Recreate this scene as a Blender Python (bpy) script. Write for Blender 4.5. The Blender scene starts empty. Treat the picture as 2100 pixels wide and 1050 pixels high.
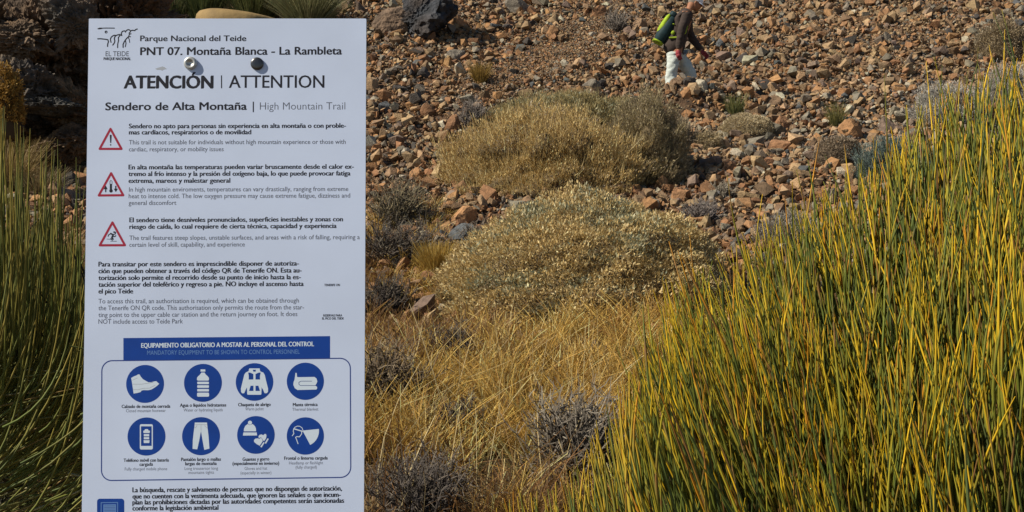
import bpy, bmesh, math, random
import numpy as np
from mathutils import Vector, Matrix
from mathutils.geometry import tessellate_polygon

scene = bpy.context.scene
COL = scene.collection
rng = np.random.default_rng(7)
random.seed(7)
rad = math.radians

# ------------------------------------------------------------------ camera
CAM = np.array([0.0, 0.0, 1.55])
PITCH = -2.0
FPX = 2600.0
cd = bpy.data.cameras.new('camera')
cam = bpy.data.objects.new('camera', cd)
COL.objects.link(cam)
cam.location = CAM
cam.rotation_euler = (rad(90 + PITCH), 0, 0)
cd.sensor_width = 36.0
cd.lens = 36.0 * FPX / 2100.0
cd.clip_start = 0.05
cd.clip_end = 2000
scene.camera = cam

# ------------------------------------------------------------------ light
SUN_EL, SUN_AZ = 41.0, 17.0          # the sun stands left of the view, a little on the camera's side
S = Vector((-math.cos(rad(SUN_EL)) * math.cos(rad(SUN_AZ)), -math.cos(rad(SUN_EL)) * math.sin(rad(SUN_AZ)), math.sin(rad(SUN_EL))))
world = bpy.data.worlds.new("World")
scene.world = world
world.use_nodes = True
nt = world.node_tree
bg = nt.nodes['Background']
sky = nt.nodes.new('ShaderNodeTexSky')
sky.sky_type = 'NISHITA'
sky.sun_disc = False
sky.sun_elevation = rad(SUN_EL)
sky.sun_rotation = math.atan2(S.x, S.y)
sky.altitude = 2300
sky.air_density = 1.0
sky.dust_density = 0.3
nt.links.new(sky.outputs[0], bg.inputs[0])
bg.inputs[1].default_value = 0.062
sl = bpy.data.lights.new('sun', 'SUN')
sl.energy = 5.0
sl.angle = rad(0.5)
sl.color = (1.0, 0.92, 0.78)
sun = bpy.data.objects.new('sun', sl)
COL.objects.link(sun)
sun.location = S * 30
sun.rotation_euler = (-S).to_track_quat('-Z', 'Y').to_euler()
scene.view_settings.view_transform = 'Standard'
scene.view_settings.look = 'None'
scene.view_settings.exposure = 0.35
scene.view_settings.gamma = 1.0
scene.view_settings.use_curve_mapping = False
scene.render.engine = 'CYCLES'
scene.cycles.max_bounces = 5
scene.cycles.diffuse_bounces = 3

# ------------------------------------------------------------------ helpers
_p = rad(PITCH)


def ray(px, py):
    """direction in the world of a line of sight, used once to survey the place"""
    x = (px - 1050.0) / FPX
    y = (525.0 - py) / FPX
    return np.array([x, math.cos(_p) - y * math.sin(_p), math.sin(_p) + y * math.cos(_p)])


_lat = {}


def vnoise(x, y, seed=0):
    x = np.asarray(x, float); y = np.asarray(y, float)
    if seed not in _lat:
        _lat[seed] = np.random.default_rng(1000 + seed).random((128, 128))
    L = _lat[seed]
    xi = np.floor(x).astype(int); yi = np.floor(y).astype(int)
    fx = x - xi; fy = y - yi
    fx = fx * fx * (3 - 2 * fx); fy = fy * fy * (3 - 2 * fy)
    a = L[xi % 128, yi % 128]; b = L[(xi + 1) % 128, yi % 128]
    c = L[xi % 128, (yi + 1) % 128]; d = L[(xi + 1) % 128, (yi + 1) % 128]
    return (a * (1 - fx) + b * fx) * (1 - fy) + (c * (1 - fx) + d * fx) * fy * 1.0


def vnoise3(p, seed=0):
    return (vnoise(p[:, 0], p[:, 1] + 3.7 * p[:, 2], seed) + vnoise(p[:, 1] * 1.1 + 9, p[:, 2] - 1.3 * p[:, 0], seed + 1)
            + vnoise(p[:, 2] * 0.9 - 5, p[:, 0] + 2.1 * p[:, 1], seed + 2)) / 3 - 0.5


_hy = np.array([-200, -3, 0, 4, 7, 9, 11, 12.7, 14.5, 17, 19.5, 22, 25, 32, 60, 200.])
_hz = np.array([-20, -0.05, 0, -0.1, -0.10, 0.26, 0.64, 1.12, 1.63, 2.42, 3.26, 4.35, 5.69, 9.5, 24, 60.])


def height(x, y):
    x = np.asarray(x, float); y = np.asarray(y, float)
    b = sum(np.interp(y + k, _hy, _hz) for k in (-.8, -.4, 0, .4, .8)) / 5
    n = (vnoise(x * .35 + 5, y * .35, 1) - .5) * .34 + (vnoise(x * 1.1, y * 1.1 + 3, 2) - .5) * .13
    n2 = (vnoise(x * 3.1, y * 3.1, 3) - .5) * .06
    trough = -.16 * np.exp(-((y - 19.75 - .04 * x) / .5) ** 2) + .14 * np.exp(-((y - 18.9 - .04 * x) / .4) ** 2)
    w = np.clip((y - 4) / 3, 0, 1)
    near = np.clip((np.hypot(x, y) - 2) / 4, .15, 1)
    berm = .30 * np.exp(-((y - 19.0) / .26) ** 2) * np.exp(-((x - 2.65) / .9) ** 2)
    return b + berm + (n * near + n2) * 1.0 + trough * np.exp(-((x - 1) / 9.) ** 2) * w


def gp(px, py):
    d = ray(px, py)
    t = np.arange(2.0, 90, .02)
    P = CAM[None] + d[None] * t[:, None]
    k = np.argmax(P[:, 2] < height(P[:, 0], P[:, 1]))
    return P[k]


def gx(x, y):
    return np.array([x, y, float(height(x, y))])


def npmesh(name, V, F, C=None, smooth=False):
    V = np.asarray(V, np.float32).reshape(-1, 3); F = np.asarray(F, np.int32)
    k = F.shape[1]
    me = bpy.data.meshes.new(name)
    me.vertices.add(len(V)); me.vertices.foreach_set('co', V.ravel())
    me.loops.add(F.size); me.loops.foreach_set('vertex_index', F.ravel())
    me.polygons.add(len(F)); me.polygons.foreach_set('loop_start', np.arange(0, F.size, k, dtype=np.int32))
    me.polygons.foreach_set('use_smooth', np.full(len(F), bool(smooth)))
    if C is not None:
        at = me.color_attributes.new('Col', 'FLOAT_COLOR', 'POINT')
        C = np.asarray(C, np.float32)
        at.data.foreach_set('color', np.concatenate([C, np.ones((len(C), 1), np.float32)], 1).ravel())
    me.update(calc_edges=True)
    me.validate()
    return me


def link(name, me, mat=None, parent=None, loc=None):
    o = bpy.data.objects.new(name, me)
    COL.objects.link(o)
    if mat is not None and me is not None and len(me.materials) == 0:
        me.materials.append(mat)
    if parent is not None:
        o.parent = parent
    if loc is not None:
        o.location = loc
    return o


def tag(o, label=None, cat=None, group=None, kind=None):
    if label: o['label'] = label
    if cat: o['category'] = cat
    if group: o['group'] = group
    if kind: o['kind'] = kind
    return o


def empty(name, loc=(0, 0, 0)):
    o = bpy.data.objects.new(name, None)
    COL.objects.link(o)
    o.location = loc
    o.empty_display_size = .2
    return o


# ------------------------------------------------------------------ materials
def mat(name, color=(.5, .5, .5), rough=.8, attr=False, objcol=False, nscale=0, namt=0.0, bump=0.0, bscale=40, spec=.3, metallic=0.0, detail=4):
    m = bpy.data.materials.new(name)
    m.use_nodes = True
    n = m.node_tree.nodes; l = m.node_tree.links
    b = n['Principled BSDF']
    b.inputs['Roughness'].default_value = rough
    b.inputs['Specular IOR Level'].default_value = spec
    b.inputs['Metallic'].default_value = metallic
    src = None
    if attr:
        a = n.new('ShaderNodeAttribute'); a.attribute_name = 'Col'; src = a.outputs['Color']
    if objcol:
        oi = n.new('ShaderNodeObjectInfo')
        if src is None:
            src = oi.outputs['Color']
        else:
            mx = n.new('ShaderNodeMix'); mx.data_type = 'RGBA'; mx.blend_type = 'MULTIPLY'; mx.inputs['Factor'].default_value = 1
            l.new(src, mx.inputs['A']); l.new(oi.outputs['Color'], mx.inputs['B']); src = mx.outputs['Result']
    if src is None:
        rgb = n.new('ShaderNodeRGB'); rgb.outputs[0].default_value = (*color, 1); src = rgb.outputs[0]
    geo = n.new('ShaderNodeNewGeometry')
    if nscale:
        nz = n.new('ShaderNodeTexNoise'); nz.inputs['Scale'].default_value = nscale; nz.inputs['Detail'].default_value = detail
        l.new(geo.outputs['Position'], nz.inputs['Vector'])
        mr = n.new('ShaderNodeMapRange')
        mr.inputs['From Min'].default_value = .3; mr.inputs['From Max'].default_value = .7
        mr.inputs['To Min'].default_value = 1 - namt; mr.inputs['To Max'].default_value = 1 + namt
        l.new(nz.outputs['Fac'], mr.inputs['Value'])
        mx = n.new('ShaderNodeVectorMath'); mx.operation = 'SCALE'
        l.new(src, mx.inputs[0]); l.new(mr.outputs['Result'], mx.inputs['Scale']); src = mx.outputs['Vector']
    l.new(src, b.inputs['Base Color'])
    if bump:
        nz = n.new('ShaderNodeTexNoise'); nz.inputs['Scale'].default_value = bscale; nz.inputs['Detail'].default_value = 5
        l.new(geo.outputs['Position'], nz.inputs['Vector'])
        bp = n.new('ShaderNodeBump'); bp.inputs['Strength'].default_value = 1; bp.inputs['Distance'].default_value = bump
        l.new(nz.outputs['Fac'], bp.inputs['Height']); l.new(bp.outputs['Normal'], b.inputs['Normal'])
    return m


def leafmat(name, trans=.25, rough=.6, spec=.25):
    m = mat(name, attr=True, rough=rough, spec=spec)
    n = m.node_tree.nodes; l = m.node_tree.links
    b = n['Principled BSDF']; out = [x for x in n if x.type == 'OUTPUT_MATERIAL'][0]
    t = n.new('ShaderNodeBsdfTranslucent'); a = [x for x in n if x.type == 'ATTRIBUTE'][0]
    l.new(a.outputs['Color'], t.inputs['Color'])
    mx = n.new('ShaderNodeMixShader'); mx.inputs[0].default_value = trans
    l.new(b.outputs[0], mx.inputs[1]); l.new(t.outputs[0], mx.inputs[2]); l.new(mx.outputs[0], out.inputs['Surface'])
    return m


M_soil = mat('brown_soil', attr=True, rough=.95, nscale=9, namt=.45, bump=.02, bscale=35, detail=8)
M_stone = mat('lava_stone', attr=True, objcol=True, rough=.9, nscale=22, namt=.28, bump=.012, bscale=60, detail=6)
M_outcrop = mat('lava_outcrop', attr=True, rough=.92, nscale=7, namt=.5, bump=.05, bscale=14, detail=8)
M_leaf = leafmat('dry_leaf')
M_grass = leafmat('straw_grass', .3)
M_stem = mat('broom_stem', attr=True, rough=.6, spec=.3)
M_twig = mat('dead_twig', attr=True, rough=.9)
M_panel = mat('white_sign_board', (.61, .695, .88), rough=.5, spec=.35, nscale=7, namt=.05)
M_edge = mat('sign_edge', (.35, .36, .38), rough=.5)
M_ink = mat('black_ink', (.012, .013, .022), rough=.6)
M_grey = mat('grey_ink', (.10, .11, .15), rough=.6)
M_blue = mat('blue_ink', (.004, .05, .30), rough=.5, nscale=30, namt=.08)
M_bluel = mat('blue_line_ink', (.03, .06, .25), rough=.5)
M_pale = mat('pale_ink', (.66, .76, .86), rough=.6)
M_palel = mat('faint_blue_ink', (.13, .26, .54), rough=.6)
M_red = mat('red_ink', (.38, .02, .05), rough=.55)
M_smudge = mat('smudge', (.42, .45, .5), rough=.7)
M_wood = mat('post_wood', (.30, .20, .08), rough=.8, nscale=14, namt=.35, bump=.004, bscale=30)
M_metal = mat('screw_metal', (.55, .55, .53), rough=.32, metallic=.9)
M_mdark = mat('socket_dark', (.02, .02, .02), rough=.6)


# ------------------------------------------------------------------ geometry makers
def norm(a):
    return a / np.maximum(np.linalg.norm(a, axis=-1, keepdims=True), 1e-9)


def tubes(P, R, C, sides=4):
    """P (N,K,3) paths, R (N,K) radii, C (N,K,3) colours -> V, F(quads), colours"""
    N, K, _ = P.shape
    T = np.empty_like(P)
    T[:, 1:-1] = P[:, 2:] - P[:, :-2]; T[:, 0] = P[:, 1] - P[:, 0]; T[:, -1] = P[:, -1] - P[:, -2]
    T = norm(T)
    ref = np.zeros_like(P); ref[..., 1] = 1
    bad = np.abs(T[..., 1]) > .9
    ref[bad] = (1, 0, 0)
    U = norm(np.cross(T, ref)); W = np.cross(T, U)
    a = np.arange(sides) / sides * 2 * math.pi
    ring = U[:, :, None] * np.cos(a)[None, None, :, None] + W[:, :, None] * np.sin(a)[None, None, :, None]
    V = P[:, :, None] + ring * R[:, :, None, None]
    base = (np.arange(N)[:, None, None] * K + np.arange(K - 1)[None, :, None]) * sides
    s = np.arange(sides)[None, None]; s2 = (s + 1) % sides
    F = np.stack([base + s, base + s2, base + sides + s2, base + sides + s], -1).reshape(-1, 4)
    CC = np.repeat(C[:, :, None], sides, 2).reshape(-1, 3)
    return V.reshape(-1, 3), F, CC


def ribbons(P, Wd, C, side=None):
    N, K, _ = P.shape
    T = np.empty_like(P)
    T[:, 1:-1] = P[:, 2:] - P[:, :-2]; T[:, 0] = P[:, 1] - P[:, 0]; T[:, -1] = P[:, -1] - P[:, -2]
    if side is None:
        a = rng.random(N) * 2 * math.pi
        side = np.stack([np.cos(a), np.sin(a) * .5, np.zeros(N)], 1)
    U = norm(side[:, None] - norm(T) * np.sum(side[:, None] * norm(T), -1, keepdims=True))
    V = np.stack([P - U * Wd[..., None] / 2, P + U * Wd[..., None] / 2], 2)
    base = (np.arange(N)[:, None] * K + np.arange(K - 1)[None]) * 2
    F = np.stack([base, base + 1, base + 3, base + 2], -1).reshape(-1, 4)
    return V.reshape(-1, 3), F, np.repeat(C[:, :, None], 2, 2).reshape(-1, 3)


def merge(parts):
    V = []; F = []; C = []; o = 0
    for v, f, c in parts:
        V.append(v); F.append(f + o); C.append(c); o += len(v)
    return np.concatenate(V), np.concatenate(F), np.concatenate(C)


def leaves(P, D, L, Wd, C):
    """diamond leaflets at P along D"""
    N = len(P)
    r = norm(rng.normal(size=(N, 3)))
    U = norm(np.cross(D, r))
    V = np.stack([P, P + D * L[:, None] * .45 + U * Wd[:, None] / 2, P + D * L[:, None], P + D * L[:, None] * .45 - U * Wd[:, None] / 2], 1)
    F = np.arange(N * 4).reshape(N, 4)
    return V.reshape(-1, 3), F, np.repeat(C, 4, 0)


def ico(sub):
    bm = bmesh.new(); bmesh.ops.create_icosphere(bm, subdivisions=sub, radius=1)
    V = np.array([v.co[:] for v in bm.verts]); F = np.array([[v.index for v in f.verts] for f in bm.faces])
    bm.free()
    return V, F


ICO = {k: ico(k) for k in (1, 2, 3, 5, 6)}


def rock_shape(sub, seed, planes=9, rough=.12, boxy=.62):
    V, F = ICO[sub]
    r = np.random.default_rng(seed)
    n = norm(r.normal(size=(planes, 3))); d = r.uniform(boxy, .95, planes)
    D = norm(V)
    dots = D @ n.T
    rad_ = np.where(dots > .05, d[None] / np.maximum(dots, .05), 9).min(1)
    rad_ = np.minimum(rad_, 1.15)
    rad_ = rad_ * (1 + rough * 2 * vnoise3(D * 2.2 + seed, seed % 20) + (rough * vnoise3(D * 6 + seed, 4) if sub > 2 else 0))
    W = D * rad_[:, None]
    sc = np.array([1, r.uniform(.7, .95), r.uniform(.5, .8)])
    return W * sc, F


def hull_shape(npts, seed):
    r = np.random.default_rng(seed)
    p = r.uniform(-1, 1, (npts * 6, 3))
    p = p[(np.abs(p) ** 2.6).sum(1) < 1.0][:npts]
    p = p / np.maximum((np.abs(p) ** 3).sum(1, keepdims=True) ** .333, .2) * r.uniform(.70, 1.05, (len(p), 1))
    bm = bmesh.new()
    for q_ in p: bm.verts.new(tuple(q_))
    bmesh.ops.convex_hull(bm, input=bm.verts)
    bmesh.ops.delete(bm, geom=[v for v in bm.verts if not v.link_faces], context='VERTS')
    bmesh.ops.triangulate(bm, faces=bm.faces[:])
    bm.verts.index_update()
    V = np.array([v.co[:] for v in bm.verts]); F = np.array([[v.index for v in f.verts] for f in bm.faces])
    bm.free()
    return V * np.array([1, r.uniform(.6, .95), r.uniform(.5, .9)]) * 1.02, F


PAL = {
    'tan': (.31, .205, .115), 'brown': (.20, .128, .075), 'rust': (.24, .125, .062), 'orange': (.31, .165, .075),
    'grey': (.19, .162, .125), 'dark': (.065, .056, .050), 'blue': (.085, .09, .092), 'pale': (.36, .315, .235), 'mauve': (.17, .12, .09),
}
PN = list(PAL)
PA = np.array([PAL[k] for k in PN]) * np.array([.97, .97, .93])

# ------------------------------------------------------------------ terrain
xs = np.unique(np.concatenate([np.linspace(-150, -14, 18), np.arange(-14, 16, .14), np.linspace(16, 150, 18)]))
ys = np.unique(np.concatenate([np.linspace(-150, -4, 14), np.arange(-4, 5, .3), np.arange(5, 30, .12), np.linspace(30, 60, 20), np.linspace(66, 200, 14)]))
X, Y = np.meshgrid(xs, ys)
Z = height(X, Y)
V = np.stack([X, Y, Z], -1).reshape(-1, 3)
nx = len(xs)
i = (np.arange(len(ys) - 1)[:, None] * nx + np.arange(nx - 1)[None])
F = np.stack([i, i + 1, i + nx + 1, i + nx], -1).reshape(-1, 4)
w = np.clip((vnoise(X * .6, Y * .6, 8) - .3) * 2, 0, 1).ravel()[:, None]
w2 = np.clip((vnoise(X * 1.7, Y * 1.7, 9) - .2) * 1.6, 0, 1).ravel()[:, None]
C = (np.array([.15, .092, .05]) * w + np.array([.10, .058, .032]) * (1 - w)) * (.75 + .45 * w2)
near = (np.clip((11.5 - Y) / 2.5, 0, 1)).ravel()[:, None]
C = C * (1 - near) + np.array([.10, .068, .035]) * near
hill = link('hillside', npmesh('hillside', V, F, C, True), M_soil)
tag(hill, kind='structure')


# ------------------------------------------------------------------ scree
def proj(P):
    d = P - CAM
    yc = d[:, 1] * math.cos(_p) + d[:, 2] * math.sin(_p)
    zc = -d[:, 1] * math.sin(_p) + d[:, 2] * math.cos(_p)
    return 1050 + FPX * d[:, 0] / yc, 525 - FPX * zc / yc, yc


def gravel_w(x, y):
    """how fine the debris is: a slanting tongue of small gravel crosses the scree"""
    a = gp(1010, 190); b = gp(1290, 20)
    t = np.clip(((x - a[0]) * (b[0] - a[0]) + (y - a[1]) * (b[1] - a[1])) / ((b[0] - a[0]) ** 2 + (b[1] - a[1]) ** 2), -.1, 1.4)
    dx = x - (a[0] + t * (b[0] - a[0])); dy = y - (a[1] + t * (b[1] - a[1]))
    g = np.exp(-(np.hypot(dx, dy * .8) / (.75)) ** 2)
    return np.clip(g * (.6 + .8 * vnoise(x * .9, y * .9, 12)), 0, 1)


def scatter(n, dmin, dmax, alpha, fine_bias):
    y = rng.uniform(9.5, 29, n * 3)
    y = y[rng.random(len(y)) < (y / 29)]
    x = rng.uniform(-.46, .46, len(y)) * y
    # fewer behind the board
    keep = rng.random(len(y)) < np.where((x / y < -.13) & (x / y > -.32), .45, 1)
    g = gravel_w(x, y)
    if not fine_bias:
        qx, qy, _ = proj(np.stack([x, y, height(x, y)], 1))
        keep &= ~((qx > 1010) & (qx < 1405) & (qy > 218) & (qy < 385))
    keep &= rng.random(len(y)) < (np.where(fine_bias, 1, 1 - .9 * g))
    keep &= rng.random(len(y)) < np.clip((y - 9.3) / 4, .25, 1)
    x = x[keep][:n]; y = y[keep][:n]
    u = rng.random(len(x))
    d = dmin * (1 - u * (1 - (dmin / dmax) ** alpha)) ** (-1 / alpha)
    z = height(x, y)
    return np.stack([x, y, z], 1), d


def stone_colors(P):
    n = len(P)
    px, py, _ = proj(P)
    g1 = vnoise(P[:, 0] * .8, P[:, 1] * .8, 15); g2 = vnoise(P[:, 0] * .45 + 7, P[:, 1] * .45, 16)
    right = np.clip((P[:, 0] - 2.0) / 3.0, 0, 1) * np.clip(1 - np.abs(P[:, 1] - 18.2) / 2.6, 0, 1)
    low = np.clip((16.5 - P[:, 1]) / 2.5, 0, 1)
    W = np.stack([
        .30 + .35 * g1, .30 + 0 * g1, .12 + .30 * g2 + .35 * low, .10 + .25 * (1 - g1) + .1 * low,
        .16 + .30 * right + .1 * (1 - g2), .085 + 0 * g1, .05 + .12 * right, .06 + .22 * right, .12 + .25 * right + .1 * low], 1)
    W[:, 6] *= .6; W = np.clip(W, .01, None); W /= W.sum(1, keepdims=True)
    k = (rng.random(n)[:, None] > np.cumsum(W, 1)).sum(1).clip(0, 8)
    c = PA[k] * rng.uniform(.70, 1.30, (n, 1)) * rng.uniform(.965, 1.035, (n, 3))
    m = c.mean(1, keepdims=True)
    return np.clip(c, .02, .6), k


def rotmats(n, tilt=.6):
    a = rng.random(n) * 2 * math.pi; b = rng.normal(0, tilt, n); c = rng.normal(0, tilt, n)
    ca, sa, cb, sb, cc, sc = np.cos(a), np.sin(a), np.cos(b), np.sin(b), np.cos(c), np.sin(c)
    o = np.zeros(n); e = np.ones(n)
    Rz = np.stack([ca, -sa, o, sa, ca, o, o, o, e], 1).reshape(n, 3, 3)
    Rx = np.stack([e, o, o, o, cb, -sb, o, sb, cb], 1).reshape(n, 3, 3)
    Ry = np.stack([cc, o, sc, o, e, o, -sc, o, cc], 1).reshape(n, 3, 3)
    return Rz @ Rx @ Ry


def stone_mass(name, P, d, C, sub, nvar=14, lift=.33):
    R = rotmats(len(P))
    parts = []
    var = rng.integers(0, nvar, len(P))
    for v in range(nvar):
        k = np.where(var == v)[0]
        if len(k) == 0: continue
        SV, SF = hull_shape(12 if sub == 2 else 8, 100 + v)
        W = np.einsum('nij,vj->nvi', R[k], SV) * (d[k] / 2)[:, None, None]
        W += (P[k] + np.array([0, 0, 1]) * (d[k] * lift)[:, None])[:, None]
        nv = len(SV)
        Fv = (SF[None] + (np.arange(len(k)) * nv)[:, None, None]).reshape(-1, 3)
        parts.append((W.reshape(-1, 3), Fv, np.repeat(C[k], nv, 0)))
    V, F, C2 = merge(parts)
    return npmesh(name, V, F, C2)


Pm, dm = scatter(58000, .062, .31, 2.6, False)
Cm, km = stone_colors(Pm)
Ps, ds = scatter(80000, .03, .085, 1.2, True)
_a = gp(990, 200); _b = gp(1300, 0)
_t = rng.random(26000)[:, None]
_q = _a[None, :2] * (1 - _t) + _b[None, :2] * _t + rng.normal(0, .65, (26000, 2)) * np.array([1, 1.3])
Ps = np.concatenate([Ps, np.column_stack([_q, height(_q[:, 0], _q[:, 1])])])
ds = np.concatenate([ds, rng.uniform(.02, .062, 26000)])
Cs, _ = stone_colors(Ps)
# the 300 that show largest are pieces of their own
px, py, dist = proj(Pm)
vis = (px > -20) & (px < 2120) & (py > -20) & (py < 640) & ~((px > 185) & (px < 740) & (py > 45)) & ~((px > 1330) & (py > 900 - (px - 1250) * 1.0) & (px > 1500 + (py - 450) * -1))
show = np.where(vis, dm / dist, 0)
top = np.argsort(-show)[:300]
rest = np.setdiff1d(np.arange(len(Pm)), top)
stone_meshes = []
for v in range(14):
    SV, SF = hull_shape(15, 100 + v)
    me = npmesh('stone', SV, SF, np.ones((len(SV), 3)))
    me.materials.append(M_stone)
    stone_meshes.append(me)
Rt = rotmats(300)
for j, k in enumerate(top):
    o = link('stone', stone_meshes[j % 14], None, hill)
    Mx = Matrix(Rt[j].tolist()).to_4x4()
    Mx = Matrix.Translation(Vector(Pm[k]) + Vector((0, 0, dm[k] * .30))) @ Mx @ Matrix.Scale(dm[k] / 2, 4)
    o.matrix_world = Mx
    o.color = (*Cm[k], 1)
sc_m = link('scree', stone_mass('scree', Pm[rest], dm[rest], Cm[rest], 2), M_stone)
tag(sc_m, 'loose brown and grey volcanic stones heaped over the slope', 'scree', kind='stuff')
sc_s = link('gravel', stone_mass('gravel', Ps, ds, Cs, 1, 10), M_stone)
tag(sc_s, 'small tan gravel and stone chips between the larger stones', 'gravel', kind='stuff')

# ------------------------------------------------------------------ single rocks
# px, py (centre), width, height in px, colour, label
ROCKS = [
    (1062, 15, 50, 38, 'grey', 'big rounded grey-brown rock at the top of the gravel tongue, dark hollow under it'),
    (938, 50, 42, 27, 'orange', 'rust orange rock beside the right flank of the big black boulder'),
    (1041, 57, 26, 12, 'dark', 'small flat black stone lying alone in the fine gravel'),
    (932, 115, 38, 28, 'grey', 'rounded tan-grey rock on the slope below the orange rock and black boulder'),
    (860, 132, 32, 16, 'blue', 'flat slate grey rock, upper of two dark rocks below the black boulder'),
    (868, 152, 32, 24, 'dark', 'dark brown rock directly under the flat slate grey one below the black boulder'),
    (824, 185, 34, 20, 'dark', 'low dark grey rock between the board edge and the small grey tuft'),
    (790, 222, 32, 22, 'blue', 'blue-black rock nearest the right edge of the board'),
    (763, 176, 26, 30, 'tan', 'tall sandy rock touching the right edge of the board outline'),
    (1130, 68, 30, 28, 'orange', 'orange rock with a shaded right face in the middle of the gravel tongue'),
    (1187, 129, 28, 20, 'tan', 'sandy rock beside a smaller pale one above the olive shrub'),
    (1160, 133, 20, 16, 'pale', 'pale cream stone left of the sandy rock above the olive shrub'),
    (1228, 25, 28, 27, 'rust', 'reddish rock above the grey twiggy tuft left of the hiker'),
    (1215, 175, 38, 24, 'grey', 'slanting grey-brown rock slab just above the olive shrub'),
    (1255, 138, 24, 15, 'dark', 'small dark rock halfway between the hiker and the sandy rock'),
    (925, 258, 32, 34, 'rust', 'upright rust rock at the upper left of the straw shrub'),
    (880, 230, 30, 24, 'rust', 'rust brown rock under the small grey tuft beside the straw shrub'),
    (1592, 210, 34, 24, 'brown', 'brown rock on the scree right of the green tuft'),
    (1676, 190, 24, 20, 'orange', 'small orange rock on the upper right scree above the green bushlet'),
    (1606, 256, 32, 28, 'rust', 'rust rock at the right end of the oval beige cushion'),
    (1742, 268, 48, 40, 'orange', 'largest orange rock, behind the round brown cushion and tall broom tips'),
    (1822, 264, 40, 34, 'mauve', 'mauve-grey rock right of the largest orange rock'),
    (1868, 236, 26, 28, 'dark', 'dark rock left of the silvery cushion'),
    (1545, 308, 34, 22, 'blue', 'blue-grey rock with a bright top between the two beige cushions'),
    (1595, 300, 48, 28, 'rust', 'wide rust rock below the oval beige cushion'),
    (1668, 298, 24, 18, 'brown', 'small brown rock touching the round brown cushion'),
    (1780, 303, 24, 15, 'pale', 'pale yellow stone right of the round brown cushion'),
    (1455, 336, 48, 26, 'mauve', 'long dark mauve rock below the small beige cushion'),
    (1497, 346, 28, 24, 'rust', 'rust rock at the right end of the long mauve rock'),
    (1367, 166, 24, 20, 'grey', 'grey rock in front of the hiker\'s rear shin'),
    (1389, 168, 24, 19, 'brown', 'brown rock between the hiker\'s two shins'),
    (1418, 172, 32, 20, 'dark', 'nearly black rock in front of the hiker\'s leading shin'),
    (1442, 180, 28, 24, 'pale', 'pale grey rock right of the black one at the hiker\'s feet'),
    (1408, 190, 28, 22, 'orange', 'orange rock under the black one at the hiker\'s feet'),
    (1377, 186, 28, 20, 'tan', 'sandy rock below the grey one at the hiker\'s rear foot'),
    (1477, 92, 26, 20, 'blue', 'blue-grey pointed rock just ahead of the hiker\'s swinging hand'),
    (1310, 55, 30, 27, 'brown', 'brown rock between the grey twiggy tuft and the hiker\'s backpack'),
    (1555, 9, 22, 18, 'blue', 'blue-black stone near the top edge ahead of the hiker'),
    (1700, 18, 30, 20, 'brown', 'brown rock at the top of the upper right scree'),
    (920, 428, 44, 28, 'orange', 'orange rock at the left foot of the straw shrub'),
    (948, 450, 54, 36, 'orange', 'broad red-orange rock between the two big cushions at their left end'),
    (852, 364, 30, 26, 'orange', 'orange rock among dry grass right of the board'),
    (990, 420, 20, 28, 'tan', 'upright pinkish rock against the straw shrub\'s foot'),
    (958, 488, 56, 36, 'blue', 'blue-black rock behind the left shoulder of the sage cushion'),
    (762, 534, 24, 17, 'orange', 'small orange rock touching the board\'s edge below the dark brush'),
    (815, 545, 28, 18, 'dark', 'dark flat rock below the dark brush'),
    (852, 535, 28, 18, 'orange', 'flat orange rock left of the golden tuft'),
    (876, 572, 30, 22, 'rust', 'rust rock below the golden tuft beside the sage cushion'),
    (1130, 395, 60, 18, 'rust', 'rust rock in the dark gap above the sage cushion'),
    (1270, 388, 60, 20, 'brown', 'brown rock in the dark gap below the grey shrub'),
    (1610, 395, 30, 24, 'rust', 'rust rock in the hollow below the round brown cushion'),
    (1540, 410, 34, 24, 'brown', 'brown rock beside the little dry tuft above the broom'),
    (1390, 395, 30, 20, 'rust', 'rust rock below the right corner of the grey shrub'),
    (130, 318, 44, 28, 'pale', 'pale layered rock below the dark outcrop beside the board'),
    (84, 322, 60, 24, 'grey', 'long grey rock below the dark outcrop behind the thin broom'),
    (166, 322, 26, 26, 'tan', 'tan rock half hidden by the board\'s left edge'),
    (60, 345, 40, 24, 'grey', 'grey rock showing through the thin broom stems'),
    (152, 352, 36, 22, 'brown', 'brown rock under the pale layered one beside the board'),
]
for q, (cx, cy, w_, h_, cn, lab) in enumerate(ROCKS):
    g = gp(cx, cy + h_ * .42)
    pxm = FPX / g[1]
    W_ = w_ / pxm; H_ = h_ / pxm
    SV, SF = rock_shape(3, 300 + q, 15, .12, .5)
    SV = SV / (SV.max(0) - SV.min(0))
    SV = SV * np.array([W_, max(W_, H_) * .8, H_ * 1.3]) * 1.08
    a = rng.uniform(-.25, .25)
    SV = SV @ np.array([[math.cos(a), 0, math.sin(a)], [0, 1, 0], [-math.sin(a), 0, math.cos(a)]])
    c = np.array(PAL[cn]) * rng.uniform(.85, 1.15)
    pt = vnoise3(SV / W_ * 3 + q, 5)[:, None]
    C = np.clip(c * (1 + pt * .7), .01, .6)
    o = link('rock', npmesh('rock', SV, SF, C, False), M_stone, loc=(g[0], g[1] + W_ * .3, g[2] + H_ * .42))
    tag(o, lab, 'rock', 'single rocks on the slope')


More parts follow.
